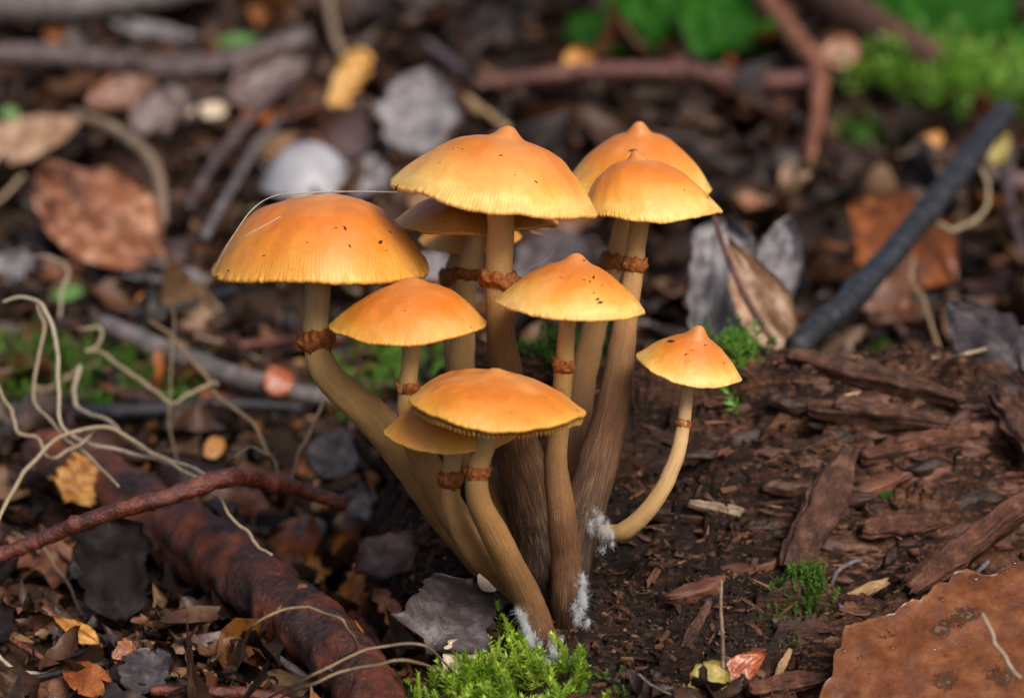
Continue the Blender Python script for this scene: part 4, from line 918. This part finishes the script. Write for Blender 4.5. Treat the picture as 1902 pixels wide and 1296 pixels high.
# ------------------------------------------------------------------ wood splinters on the log
def splinter(label, p0, p1, w_, mat, th=2.2, seed=0, lift=1.0, dd=None, face=.55, flat=.45, name='wood_splinter'):
    P0, d0 = gp(*p0); P1, d1 = gp(*p1)
    d0 -= lift * 2; d1 = d1 - lift * 2 if dd is None else d0 + dd
    n = 40; c = np.array([P(p0[0] + (p1[0] - p0[0]) * q, p0[1] + (p1[1] - p0[1]) * q, d0 + (d1 - d0) * q) for q in np.linspace(0, 1, n)])
    ss = np.linspace(0, 1, n)
    r = w_ * .5 * MMPX * (.35 + .65 * np.sin(math.pi * np.clip(ss * .8 + .12, 0, 1))) * (1 + .25 * fbm(np.stack([ss * 5 + seed, ss * 0, ss * 0], 1), 3))
    ax = unit(c[-1] - c[0]); tc = unit(CAM - P0); nr = face * tc + (1 - face) * np.array([0, 0, 1.]); nr = unit(nr - ax * np.dot(nr, ax)); sd_ = np.cross(nr, ax)
    na = 36; a = np.linspace(0, 2 * math.pi, na, endpoint=False)
    ca = np.sign(np.cos(a)) * np.abs(np.cos(a)) ** .7; sa = np.sign(np.sin(a)) * np.abs(np.sin(a)) ** .7
    g = fbm(np.stack([np.tile(np.cos(a) * 2.6, n), np.tile(np.sin(a) * 2.6, n), np.repeat(ss * 2.2 + seed, na)], 1), 4).reshape(n, na)
    off = (ca * r[:, None] * (1 + .35 * g))[..., None] * sd_ + (sa * th * .5 * (.5 + .5 * np.sin(math.pi * np.clip(ss, .06, .94)))[:, None] * (1 + .7 * g))[..., None] * nr
    endj = 3.0 * perlin(np.stack([np.tile(np.cos(a) * 3 + seed, n), np.tile(np.sin(a) * 3, n), np.zeros(n * na)], 1)).reshape(n, na)
    sh = (np.clip(np.abs(ss - .5) * 2, 0, 1) ** 4 * np.sign(ss - .5))[:, None] * endj * min(1.0, w_ / 50)
    V = (c[:, None, :] + off + sh[..., None] * ax).reshape(-1, 3)
    V = np.vstack([V, c[0], c[-1]])
    i = np.arange(n - 1)[:, None] * na; j = np.arange(na)[None]; j2 = (j + 1) % na
    q = np.stack([i + j, i + j2, i + na + j2, i + na + j], -1).reshape(-1, 4)
    jj = np.arange(na); kk = (jj + 1) % na
    return mk(name, V, [q, np.stack([np.full(na, n * na), kk, jj], 1), np.stack([np.full(na, n * na + 1), (n - 1) * na + jj, (n - 1) * na + kk], 1)], mat, label=label, cat='splinter')
splinter('broad wedge of split wood standing on the log face', (1470, 1055), (1580, 835), 74, MB_['splinter'], 4.5, 1, 2, dd=12, face=.8)
splinter('long stringy red bark strip slanting above the spotted wet leaf', (1690, 1095), (1925, 915), 50, MB_['redwood'], 5, 2, 3, dd=14, face=.7)
splinter('second frayed red strip under the long bark strip', (1680, 1080), (1900, 960), 34, MB_['redwood'], 4, 3, 1.5, dd=10, face=.6)
splinter('dark block of split wood at the log end', (1850, 735), (1935, 850), 66, MB_['splinter'], 9, 4, 3, dd=-8, face=.7)
splinter('flat slab of red wood along the log crest', (1465, 662), (1780, 745), 40, MB_['splinter'], 6, 5, 2, face=.5)
splinter('dark ledge of wood below the log crest', (1500, 760), (1760, 790), 36, MB_['splinter'], 6, 6, 2, face=.5)
splinter('layered wood ledge in the sunlit log face', (1600, 850), (1860, 800), 40, MB_['redwood'], 5, 7, 1.5, face=.6)
splinter('small slab of layered wood under the teal needle', (1600, 985), (1740, 970), 44, MB_['redwood'], 4, 8, 1.5, face=.7)
splinter('pale chip sticking out beside the moss tuft on the log', (1570, 1112), (1648, 1080), 22, MB_['pale'], 2.4, 9, 1.5, face=.7)
splinter('flaking wood slab under the dark twig by the wet leaf', (1560, 1128), (1680, 1140), 42, MB_['splinter'], 4, 10, 1.5, face=.6)
splinter('wood strip half buried at the log foot near the red leaf', (1390, 1280), (1530, 1262), 34, MB_['redwood'], 4, 11, 1.5, face=.6)
splinter('thin leaning bark sliver in the dark humus', (1265, 1215), (1318, 1118), 20, MB_['splinter'], 2.0, 12, 1.5, dd=4, face=.8)
splinter('stringy grey-brown splinter lying above the dark humus', (1280, 935), (1400, 960), 22, MB_['tan'], 2.5, 13, 1.2, face=.6)
splinter('short splinter lying crosswise beside the slim bent stem', (1290, 748), (1340, 752), 14, MB_['redwood'], 2, 14, 1.0, face=.7)
splinter('orange splinter standing at the log foot', (1440, 1262), (1468, 1206), 14, MB_['pale'], 1.6, 15, 1.5, dd=2, face=.8)
splinter('tan knotty wood lump on the log face', (1520, 955), (1560, 915), 34, MB_['redwood'], 4, 16, 1.2, face=.7)

# ------------------------------------------------------------------ moss
GA, GB = (.19, .36, .014), (.52, .68, .09)
moss('moss', 'bright green feathery moss cushion at the foot of the clump', [(850, 1296), (890, 1285), (930, 1280), (970, 1290), (1010, 1300), (1040, 1310), (900, 1320), (960, 1330), (850, 1330)], 260, 6.0, 4.0, GA, GB, 2.0, 1, .6, 46)
moss('moss', 'sparse moss sprigs on the humus beside the feathery cushion', [(1090, 1290), (1120, 1280), (1135, 1285)], 40, 3.0, 2.0, (.03, .10, .01), (.12, .26, .04), 1.2, 2, .8, 26)
moss('moss', 'upper round tuft of short moss on the log', [(1490, 1100), (1505, 1090), (1500, 1105)], 190, 3.2, 1.7, (.05, .15, .01), (.13, .28, .03), 1.0, 3, .5, 26)
moss('moss', 'small moss tuft lower on the log face', [(1430, 1160), (1450, 1155), (1440, 1162)], 120, 2.4, 1.5, (.045, .14, .01), (.09, .22, .02), .8, 4, .5, 22)
moss('moss', 'olive moss tuft beside the frayed edge of the wet leaf', [(1468, 1185), (1462, 1178)], 30, 1.8, 1.2, (.07, .08, .01), (.13, .16, .03), .8, 5, .5, 22)
moss('moss', 'dark moss on the log crest behind the small bell cap', [(1370, 655), (1390, 648), (1340, 672), (1400, 665), (1420, 660)], 70, 6.5, 2.5, (.05, .16, .01), (.16, .38, .03), 2.6, 6, .9, 20)
moss('moss', 'moss sprig on the log crest between the stems', [(1010, 660), (1030, 655), (1060, 665), (1100, 670)], 90, 5.0, 3.0, (.02, .07, .006), (.08, .24, .015), 2.2, 7, .8, 20)
moss('moss', 'green moss strands in the shade between the stems', [(1075, 780), (1065, 860), (1080, 800), (1060, 870)], 50, 3.0, 2.0, (.03, .09, .008), (.10, .22, .03), 1.2, 8, .8, 20)
moss('moss', 'little moss sprig on the slab along the crest', [(1640, 650), (1625, 655)], 20, 3.5, 1.6, (.05, .12, .01), (.12, .28, .04), 1.3, 9, .8, 20)
moss('moss', 'bright moss patch behind the blunt-tipped mushroom', [(690, 705), (720, 700), (740, 720), (700, 725)], 110, 8, 7, (.08, .22, .015), (.20, .42, .05), 2.4, 10, .6, 22)
moss('moss', 'green moss patch at the litter edge below the root tangle', [(20, 700), (60, 690), (90, 720), (40, 725)], 110, 7, 7, (.04, .13, .008), (.12, .27, .02), 2.4, 11, .6, 20)
moss('moss', 'moss patch under the silvery stick', [(220, 720), (260, 712), (300, 725), (250, 735)], 110, 6, 7, (.04, .14, .008), (.11, .26, .02), 2.4, 12, .6, 20)
moss('moss', 'bright lime moss bank in the far litter', [(1660, 150), (1720, 150), (1780, 160), (1840, 175), (1880, 185), (1820, 150), (1900, 200)], 260, 11, 10, (.10, .26, .02), (.24, .46, .05), 6, 13, .6, 20)
moss('moss', 'lone green moss dot in the litter behind the nippled cap', [(1590, 275)], 30, 8, 3, (.06, .2, .02), (.14, .34, .05), 3, 14, .5, 20)

# ------------------------------------------------------------------ mycelium: white felt at the stem feet
def fuzz(label, pts, n, ln, spread, seed):
    """wispy hyphae: tufts of fine bent hairs lying mostly along the stem"""
    r_ = np.random.default_rng(seed); VV, FF = [], []; k = 0
    g = [P(*p) for p in pts]
    tufts = []
    for q in range(26):
        f = r_.random() * (len(g) - 1); i = int(f); b = g[i] + (g[min(i + 1, len(g) - 1)] - g[i]) * (f - i)
        tufts.append((b + r_.normal(size=3) * spread * np.array([1, .7, 1.2]), unit(np.array([r_.normal() * .5, r_.normal() * .4 - .2, -1.0 if r_.random() < .75 else .7])), r_.uniform(.15, .6)))
    for q in range(n):
        b, dv, wd_ = tufts[r_.integers(len(tufts))]
        b = b + r_.normal(size=3) * wd_ * np.array([.8, .6, 1.3])
        d1 = unit(dv + r_.normal(size=3) * .45); d2 = unit(d1 + r_.normal(size=3) * .8); l = ln * r_.uniform(.25, 1.0)
        s = unit(np.cross(d1, r_.normal(size=3))) * .017
        m_ = b + d1 * l * .5; e = m_ + d2 * l * .5
        VV += [b - s, b + s, m_ + s * .8, m_ - s * .8, e]; FF += [(k, k + 1, k + 2), (k, k + 2, k + 3), (k + 3, k + 2, k + 4)]; k += 5
    return mk('mycelium', np.array(VV), [np.array(FF)], MAT['felt'], label=label, kind='stuff', cat='mycelium', smooth=False)
s = NT('white_felt'); MAT['felt'] = s.fin((.72, .75, .78), .8, .1, trans=.4)
fuzz('white felt on the foot of the foremost stem', [(964, 1115, -14), (974, 1160, -13), (992, 1196, -12)], 2200, 2.0, .5, 1)
fuzz('white felt beside the foot of the ringed straight stem', [(1068, 1060, -6), (1080, 1100, -7), (1076, 1150, -8)], 3000, 2.4, .9, 2)
fuzz('white felt running down the humus toward the moss cushion', [(1030, 1180, -12), (1026, 1215, -18), (1034, 1235, -22)], 1300, 2.0, .9, 3)
fuzz('grey felt where the slim bent stem leaves the wood', [(1102, 950, 2), (1112, 975, 0), (1130, 1000, -3)], 1500, 1.6, .8, 4)

# ------------------------------------------------------------------ scattered litter
F75 = grid_faces(7, 5)
r_ = np.random.default_rng(21)
def in_log(x, y): return log_at(x, y) > GF(x, y) + 1
def scatter(n, xr, yr, r_, bias=1.0):
    y = yr[0] + (yr[1] - yr[0]) * r_.random(n) ** bias
    if isinstance(xr, str):
        hw = 110 + .42 * np.clip(y, -60, 800); return np.where(r_.random(n) < .5, -1, 1) * (hw + r_.random(n) * 320), y
    hw = 110 + .42 * np.clip(y, -60, 800) if xr is None else xr
    return (r_.random(n) * 2 - 1) * hw, y

LAND = [(p_, gp(p_[0], p_[1])[0]) for p_ in [(120, 1000, 'beside the broken end of the rusty branch'), (330, 1120, 'in front of the rusty branch'), (480, 1010, 'behind the rusty branch'),
  (600, 1180, 'beside the lower end of the rusty branch'), (60, 1230, 'beside the white root arc'), (230, 1180, 'in front of the black hanging leaf'), (400, 1260, 'beside the low dark red twig'),
  (90, 930, 'under the wet red stick'), (350, 860, 'beside the pale root bundle'), (80, 790, 'among the curly roots'), (250, 760, 'beside the moss under the silvery stick'), (500, 800, 'beside the russet leaf curl'),
  (640, 960, 'beside the silvery crumpled leaf'), (740, 1120, 'beside the slate wet leaf'), (700, 840, 'under the curved thick stem'), (140, 640, 'behind the looped root'), (380, 640, 'behind the silvery stick'), (540, 660, 'behind the curved thick stem'),
  (700, 700, 'beside the bright moss patch'), (100, 500, 'in front of the large peach leaf'), (350, 500, 'beside the large peach leaf'), (480, 420, 'in front of the pale mushroom'), (150, 320, 'beside the bent pale twig'),
  (400, 260, 'under the crossing twigs'), (620, 280, 'beside the yellow lobed fungus'), (800, 330, 'beside the tall grey-violet leaf'), (60, 180, 'below the bare stick'), (300, 90, 'behind the bare stick'), (900, 120, 'beside the flat red branch'),
  (1100, 220, 'in front of the flat red branch'), (1300, 250, 'behind the nippled caps'), (1400, 400, 'beside the bluish crumpled leaf'), (1550, 250, 'below the red forked branch'), (1700, 330, 'beside the black stick'), (1560, 450, 'behind the black stick foot'),
  (1720, 560, 'under the hanging dry root'), (1850, 620, 'beside the bowed pale root'), (1840, 420, 'beyond the orange leaf'), (1100, 560, 'behind the clump of stems'), (1250, 560, 'beside the grey standing leaf')]]
CHL = [(p_, gp(p_[0], p_[1])[0]) for p_ in [(1350, 760, 'beside the slim bent stem'), (1500, 720, 'under the log crest slab'), (1700, 780, 'beside the dark wood ledge'), (1850, 850, 'beside the block at the log end'), (1520, 950, 'beside the broad wedge of wood'),
  (1350, 950, 'beside the stringy grey splinter'), (1650, 960, 'beside the teal needle'), (1230, 1060, 'on the dark humus'), (1340, 1150, 'beside the upright grey stalk'), (1480, 1120, 'beside the round moss tuft'), (1600, 1120, 'beside the flaking slab'),
  (1750, 1050, 'beside the long red bark strip'), (1420, 1240, 'beside the glossy red leaf'), (1200, 1220, 'beside the sparse moss sprigs'), (1250, 1270, 'beside the lichen-yellow leaf')]]
def beside(land, x, y):
    return land[int(np.argmin([(q[1][0] - x) ** 2 + (q[1][1] - y) ** 2 for q in land]))][0][2]
# pieces large enough to pick out: each its own object
MV = [('brown curled leaf fragment', 'brown', ML['brown']), ('black wet leaf fragment', 'dark', ML['dark']),
      ('orange leaf fragment', 'orange', ML['rustl']), ('grey faded leaf fragment', 'grey', ML['pinkv']),
      ('tan dry leaf fragment', 'tan', ML['tan'])]
fm = {}
for q in range(9):
    fv = frag_verts(1, np.array([1.0]), np.array([r_.uniform(.45, .8)]), r_, 11, 7)[0]
    S_, T_ = np.meshgrid(np.linspace(0, 1, 11), np.linspace(-1, 1, 7), indexing='ij')
    for (lab, key, m_) in MV:
        me = meshdata('leaf_fragment', fv * M * 10, [grid_faces(11, 7)], uv=np.stack([S_.ravel(), T_.ravel()], 1)); me.materials.append(m_); fm[(q, key)] = me
n = 285
x, y = scatter(n, None, (-42, 430), r_, 1.25)
ok = ~in_log(x, y); x, y = x[ok], y[ok]
for i in range(len(x)):
    lab, key, m_ = MV[r_.choice(5, p=[.46, .26, .08, .12, .08])]
    o = bpy.data.objects.new('leaf_fragment', fm[(int(r_.integers(9)), key)]); COL.objects.link(o)
    L_ = (6 + 17 * r_.random() ** 1.6) * (1 + y[i] / 520)
    z = float(ter(x[i:i + 1], y[i:i + 1])[0])
    o.location = Vector(np.array([x[i], y[i], z + r_.uniform(.8, 3.0)]) * M)
    o.rotation_euler = (r_.normal() * .45 + .25, r_.normal() * .4, r_.uniform(0, 6.28)); o.scale = (L_ / 10,) * 3
    bs = beside(LAND, x[i], y[i]); tag(o, lab + ' ' + bs, 'leaf', key + ' leaf fragments ' + bs)
# twigs, each its own object
tw = []
for q in range(6):
    k = 9; cc = np.stack([np.linspace(-5, 5, k), r_.normal(size=k) * .22, r_.normal(size=k) * .2], 1)
    Vt, Ft, uvt = tube(catmull(cc, 16), np.linspace(.32, .22, 16) * r_.uniform(.8, 1.3), 7, .25, 1.5, seed=q)
    for key in ('purple', 'redbrown', 'tan'):
        me = meshdata('dead_twig', Vt * M, Ft, uv=uvt); me.materials.append(MB_[key]); tw.append((me, key))
TL = {'purple': 'thin dusky dead twig', 'redbrown': 'thin reddish dead twig', 'tan': 'thin pale dead twig'}
x, y = scatter(150, None, (-42, 420), r_, 1.2); ok = ~in_log(x, y)
for i in np.nonzero(ok)[0]:
    me, key = tw[int(r_.integers(len(tw)))]
    o = bpy.data.objects.new('dead_twig', me); COL.objects.link(o)
    sL = r_.uniform(1.2, 3.2) * (1 + y[i] / 500); sr = r_.uniform(.9, 1.9) * (1 + y[i] / 500)
    o.location = Vector(np.array([x[i], y[i], float(ter(x[i:i + 1], y[i:i + 1])[0]) + 1.6]) * M)
    o.rotation_euler = (r_.normal() * .2, r_.normal() * .22, r_.uniform(0, 6.28)); o.scale = (sL, sr, sr)
    bs = beside(LAND, x[i], y[i]); tag(o, TL[key] + ' ' + bs, 'twig', key + ' twigs ' + bs)
# the uncountable rest
def litter_stuff(name, label, n, xr, yr, Lr, r_, weights, bias=1.0, lift=(.2, 2.4), tilt=.42, off=False):
    x, y = scatter(n, xr, yr, r_, bias); ok = ~in_log(x, y) if not off else np.ones(n, bool); x, y = x[ok], y[ok]; n = len(x)
    Ls = (Lr[0] + (Lr[1] - Lr[0]) * r_.random(n) ** 2) * (1 + np.clip(y, 0, 600) / 520); Ws = Ls * r_.uniform(.3, .75, n)
    V = rot_batch(frag_verts(n, Ls, Ws, r_), r_, tilt)
    V = V + np.stack([x, y, ter(x, y) + r_.uniform(*lift, n)], 1)[:, None, :]
    ci = r_.choice(len(PAL), n, p=np.array(weights) / sum(weights)); cols = PAL[ci] * r_.uniform(.7, 1.3, (n, 1))
    Fq = F75[None] + (np.arange(n) * 35)[:, None, None]
    mk(name, V.reshape(-1, 3), [Fq.reshape(-1, 4)], MAT['vleaf'], col=np.repeat(cols, 35, 0), label=label, kind='stuff')
litter_stuff('leaf_litter', 'carpet of small dead leaf scraps over the forest floor', 4600, None, (-75, 620), (3.5, 17), r_, [6, 6, 6, 3.2, .8, 1.0, 2.2, .7, .35, 4], 1.0, (.0, 4.5), .5)
litter_stuff('leaf_litter', 'fine broken leaf crumbs of the near litter', 2600, 130, (-70, 90), (2, 7), r_, [4, 5, 5, 3.5, 2.0, 1.4, 2, .8, .5, 3], 1.0, (.2, 3.2), .6)
litter_stuff('leaf_litter', 'dead leaves covering the far forest floor', 1500, 700, (560, 1200), (10, 22), r_, [5, 5, 4, 2, .5, .8, 3, 1, .3, 3], 1.0)
litter_stuff('leaf_litter', 'dead leaves on the forest floor beyond both sides of the clearing', 2600, 'out', (-200, 600), (6, 16), r_, [5, 5, 4, 2, .5, .8, 3, 1, .3, 3], 1.0)
# wood crumbs on and around the log
def crumb_field(name, label, n, xr, yr, sz, r_, pal, elong=1.0, grain=None, mask=None):
    x = r_.uniform(*xr, n); y = r_.uniform(*yr, n)
    if mask is not None: k = mask(x, y); x, y = x[k], y[k]
    n = len(x); size = sz[0] * (sz[1] / sz[0]) ** (r_.random(n) ** 2.2)
    pal = np.array(pal); cols = pal[r_.integers(len(pal), size=n)] * r_.uniform(.6, 1.35, (n, 1))
    crumbs(name, label, np.stack([x, y, ter(x, y) + size * .15], 1), size, cols, MAT['vcrumb'], elong, int(r_.integers(1e6)), grain)
LP = [tuple(.72 * q_ for q_ in c_) for c_ in [(.022, .011, .008), (.035, .016, .010), (.055, .024, .014), (.085, .036, .020), (.125, .055, .030), (.20, .10, .055), (.016, .010, .008), (.10, .038, .020)]]
crumb_field('wood_crumbs', 'loose crumbs of rotten wood on the log', 13000, (-30, 115), (-62, 85), (.22, 1.3), r_, LP, 1.3, None, lambda x, y: in_log(x, y) & (fbm(xyz(x, y, 22, 14, 3), 2) + r_.normal(size=len(x)) * .25 + .35 * (x < 40) > .05))
crumb_field('wood_fibres', 'stringy wood fibres on the log face', 2600, (8, 118), (-50, 85), (.2, .6), r_, LP[1:5] + [(.24, .12, .065)], 5.5, .16, in_log)
crumb_field('wood_crumbs', 'black humus crumbs round the stem feet', 5000, (-26, 40), (-55, 30), (.25, 1.1), r_, [(.009, .006, .005), (.016, .009, .007), (.03, .014, .009), (.055, .024, .014), (.09, .042, .024)], 1.2, None, in_log)
crumb_field('soil_crumbs', 'soil crumbs between the dead leaves', 9000, (-150, 150), (-70, 200), (.4, 2.0), r_, [(.02, .012, .009), (.05, .025, .016), (.10, .045, .022), (.22, .085, .025), (.015, .010, .009), (.30, .17, .08)], 1.4, None, lambda x, y: ~in_log(x, y))
# layered slabs that stand out of the log face, lying along its grain
def slab_mesh(q, r_):
    n, na = 22, 18; ss = np.linspace(-1, 1, n); a = np.linspace(0, 2 * math.pi, na, endpoint=False)
    ca = np.sign(np.cos(a)) * np.abs(np.cos(a)) ** .5; sa = np.sign(np.sin(a)) * np.abs(np.sin(a)) ** .5
    g = fbm(np.stack([np.tile(np.cos(a) * 2.4 + q * 3.1, n), np.tile(np.sin(a) * 2.4, n), np.repeat(ss * 1.6, na)], 1), 4).reshape(n, na)
    tp = (1 - .75 * np.abs(ss) ** r_.uniform(1.6, 4))[:, None]
    wv_ = .25 * np.sin(ss * r_.uniform(1, 3) + q)[:, None]
    yv = ca * r_.uniform(.26, .42) * tp * (1 + .5 * g) + wv_; zv = sa * .17 * tp * (1 + .9 * g)
    ej = .22 * perlin(np.stack([np.tile(np.cos(a) * 2.5 + q, n), np.tile(np.sin(a) * 2.5, n), np.full(n * na, q * 1.3)], 1)).reshape(n, na)
    xv = ss[:, None] + ej * (np.abs(ss) ** 3 * np.sign(ss))[:, None]
    V = np.vstack([np.stack([xv, yv, zv], -1).reshape(-1, 3), [[-.95, wv_[0, 0], 0], [.95, wv_[-1, 0], 0]]])
    i = np.arange(n - 1)[:, None] * na; j = np.arange(na)[None]; j2 = (j + 1) % na; jj = np.arange(na); kk = (jj + 1) % na
    return V, [np.stack([i + j, i + j2, i + na + j2, i + na + j], -1).reshape(-1, 4), np.stack([np.full(na, n * na), kk, jj], 1), np.stack([np.full(na, n * na + 1), (n - 1) * na + jj, (n - 1) * na + kk], 1)]
SM = []
for q in range(8):
    Vs, Fs = slab_mesh(q, r_)
    for key in ('splinter', 'redwood', 'darkwood'):
        me = meshdata('wood_chunk', Vs * M, Fs); me.materials.append(MB_[key]); SM.append((me, key))
SLB = {'splinter': 'brown chunk of layered rotten wood ', 'redwood': 'reddish chunk of layered rotten wood ', 'darkwood': 'blackened chunk of layered rotten wood '}
for i in range(105):
    px_, py_ = r_.uniform(1230, 1890), r_.uniform(690, 1100)
    if i % 3: px_ = 1890 - 520 * r_.random() ** 1.4; py_ = 730 + 280 * r_.random()
    p_, _ = gp(px_, py_)
    if not in_log(p_[0:1], p_[1:2])[0]: continue
    me, key = SM[int(r_.choice(24, p=np.tile([.38, .30, .32], 8) / 8))]
    o = bpy.data.objects.new('wood_chunk', me); COL.objects.link(o)
    hl = 3.0 + 8.5 * r_.random() ** 1.5
    o.location = Vector((p_ + np.array([0, 1.0, -.5])) * M)
    o.rotation_euler = (r_.normal() * .35 + .35, r_.normal() * .14, .14 + r_.normal() * .30); o.scale = (hl, hl * r_.uniform(.5, 1.0), hl * r_.uniform(.6, 1.2))
    bs = beside(CHL, p_[0], p_[1]); tag(o, SLB[key] + bs, 'wood chunk', key + ' chunks ' + bs)
# wood chips one can pick out on the log
cm = []
for q in range(5):
    k = 14; a = np.linspace(0, 2 * math.pi, k, endpoint=False)
    ring_ = np.stack([np.cos(a) * 1.0, np.sin(a) * r_.uniform(.3, .55), np.zeros(k)], 1) * (1 + r_.normal(size=(k, 1)) * .18)
    Vc = np.vstack([ring_ + [0, 0, .14], ring_ * .96 - [0, 0, .12]]) + r_.normal(size=(2 * k, 3)) * .03
    Fc = [np.arange(k)[None], (np.arange(k)[::-1] + k)[None], np.stack([np.arange(k), np.arange(k) + k, (np.arange(k) + 1) % k + k, (np.arange(k) + 1) % k], 1)]
    for key in ('pale', 'redwood', 'splinter'):
        me = meshdata('wood_chip', Vc * M, Fc, smooth=False); me.materials.append(MB_[key]); cm.append((me, key))
CL = {'pale': 'pale straw-coloured wood chip', 'redwood': 'reddish wood chip', 'splinter': 'dark brown wood chip'}
x = r_.uniform(12, 108, 120); y = r_.uniform(-50, 66, 120)
for i in range(120):
    me, key = cm[int(r_.choice(15, p=np.tile([.12, .40, .48], 5) / 5))]
    o = bpy.data.objects.new('wood_chip', me); COL.objects.link(o); q = .9 + 2.0 * r_.random() ** 2
    o.location = Vector(np.array([x[i], y[i], float(ter(x[i:i + 1], y[i:i + 1])[0]) + q * .22]) * M)
    o.rotation_euler = (r_.normal() * .4 + .3, r_.normal() * .35, .16 + r_.normal() * .6); o.scale = (q * r_.uniform(1, 1.8), q, q)
    bs = beside(CHL, x[i], y[i]); tag(o, CL[key] + ' ' + bs, 'wood chip', key + ' chips ' + bs)

# ------------------------------------------------------------------ flecks of debris that lie on the caps
from mathutils.bvhtree import BVHTree
bpy.context.view_layer.update()
CAPS = []
for o in list(COL.objects):
    if o.name.split('.')[0] == 'cap' and o.parent.name.startswith('mushroom'):
        CAPS.append((BVHTree.FromPolygons([o.matrix_world @ v.co for v in o.data.vertices], [tuple(p.vertices) for p in o.data.polygons]), o.parent['label']))
fk = meshdata('bark_fleck', np.array([(1, 0, 0), (-1, .1, 0), (0, .5, .05), (.1, -.45, 0), (0, .05, .45), (.1, 0, -.4)]) * .1 * M,
              [np.array([(0, 2, 4), (2, 1, 4), (1, 3, 4), (3, 0, 4), (2, 0, 5), (1, 2, 5), (3, 1, 5), (0, 3, 5)])], smooth=False)
fk.materials.append(MB_['darkwood'])
WHERE = {'tallest': 'the tallest cap', 'widest': 'the flat-topped cap', 'conical': 'the conical cap', 'small bell': 'the small bell cap', 'low wide': 'the low wide cap', 'nipple and dark': 'the cap beside the tallest one', 'smooth': 'the smooth-domed cap', 'half hidden': 'the half hidden nippled cap'}
for (fx, fy, fs, fa) in [(842, 277, 3, .2), (851, 274, 3, 0), (859, 277, 3, 0), (930, 289, 6, .2), (996, 338, 6, 2.3), (737, 349, 11, 1.0), (1062, 311, 9, .4), (817, 303, 3, 1), (957, 325, 2.5, 0), (1175, 280, 12, .3), (1240, 300, 3, 0), (1271, 353, 4, 1), (1314, 367, 6, 1),
                         (624, 423, 4, .2), (641, 424, 8, 1.8), (650, 457, 6, 2), (707, 450, 11, .3), (724, 431, 7, 2.4), (402, 514, 6, .5), (424, 503, 5, 0), (490, 475, 5, .6), (718, 466, 3, 0),
                         (1041, 515, 4, 0), (1103, 515, 8, .6), (1096, 523, 5, .8), (1115, 562, 9, .2), (1110, 556, 7, .4), (1085, 484, 5, .3), (1119, 530, 4, 0), (1246, 634, 13, .35), (1310, 641, 4, 0), (1274, 658, 4, .5), (1345, 674, 4, 1.2), (1285, 650, 3, 0),
                         (903, 684, 6, .1), (891, 712, 3, 0), (950, 766, 3, 0), (1072, 762, 5, .8), (752, 577, 3, 0), (874, 608, 4, 1)]:
    dr = Vector(unit(P(fx, fy) - CAM)); best = None
    for t_, lab in CAPS:
        h = t_.ray_cast(Vector(CAM * M), dr)
        if h[0] is not None and (best is None or h[3] < best[0]): best = (h[3], h[0], h[1], lab)
    if best is None: continue
    o = bpy.data.objects.new('bark_fleck', fk); COL.objects.link(o)
    o.location = best[1]; n_ = best[2]; n_ = n_ if n_.dot(dr) < 0 else -n_
    o.rotation_euler = (n_.to_track_quat('Z', 'Y') @ __import__('mathutils').Quaternion((0, 0, 1), fa)).to_euler()
    o.scale = (fs * .8 + .6, fs * .65 + .6, fs * .5 + .5)
    on = next((v for k_, v in WHERE.items() if k_ in best[3]), 'a shaded cap')
    tag(o, ('tiny dark bark fleck on ' if fs < 5 else 'dark sliver of bark debris lying on ') + on, 'debris', ('tiny flecks on ' if fs < 5 else 'slivers on ') + on)

# ------------------------------------------------------------------ water drops on the spotted wet leaf
bpy.context.view_layer.update()
wt = BVHTree.FromPolygons([wet_leaf.matrix_world @ v.co for v in wet_leaf.data.vertices], [tuple(p.vertices) for p in wet_leaf.data.polygons])
s = NT('water'); s.b.inputs['Transmission Weight'].default_value = 1.0; s.b.inputs['IOR'].default_value = 1.33
MAT['water'] = s.fin((1, 1, 1), .03, .5)
n, m_ = 8, 14; T_ = np.linspace(0, 2 * math.pi, m_, endpoint=False); VV = []
for k in range(n):
    q = k / (n - 1) * .5 * math.pi; VV.append(np.stack([np.cos(T_) * math.cos(q) if k < n - 1 else np.cos(T_) * .04, np.sin(T_) * math.cos(q) if k < n - 1 else np.sin(T_) * .04, np.full(m_, math.sin(q) * .55)], 1))
VV = np.vstack([np.vstack(VV), VV[0] * [1, 1, 0] - [0, 0, .25]])
i = np.arange(n - 1)[:, None] * m_; j = np.arange(m_)[None]; j2 = (j + 1) % m_; jj = np.arange(m_)
wd_ = meshdata('water_drop', VV * .1 * M, [np.stack([i + j, i + j2, i + m_ + j2, i + m_ + j], -1).reshape(-1, 4), ((n - 1) * m_ + jj)[None], np.stack([n * m_ + jj, n * m_ + (jj + 1) % m_, (jj + 1) % m_, jj], 1), (n * m_ + jj)[::-1][None]])
wd_.materials.append(MAT['water'])
for q in range(46):
    fx, fy = r_.uniform(1560, 1895), r_.uniform(1040, 1290)
    h = wt.ray_cast(Vector(CAM * M), Vector(unit(P(fx, fy) - CAM)))
    if h[0] is None: continue
    o = bpy.data.objects.new('water_drop', wd_); COL.objects.link(o); o.location = h[0]
    nn = h[1] if h[1].z > 0 else -h[1]
    o.rotation_euler = nn.to_track_quat('Z', 'Y').to_euler(); sz = 2.0 + 6.5 * r_.random() ** 2.5
    o.scale = (sz * r_.uniform(.8, 1.4), sz, sz * .8)
    tag(o, 'small clear water drop on the spotted wet leaf', 'water drop', 'drops on the spotted wet leaf')
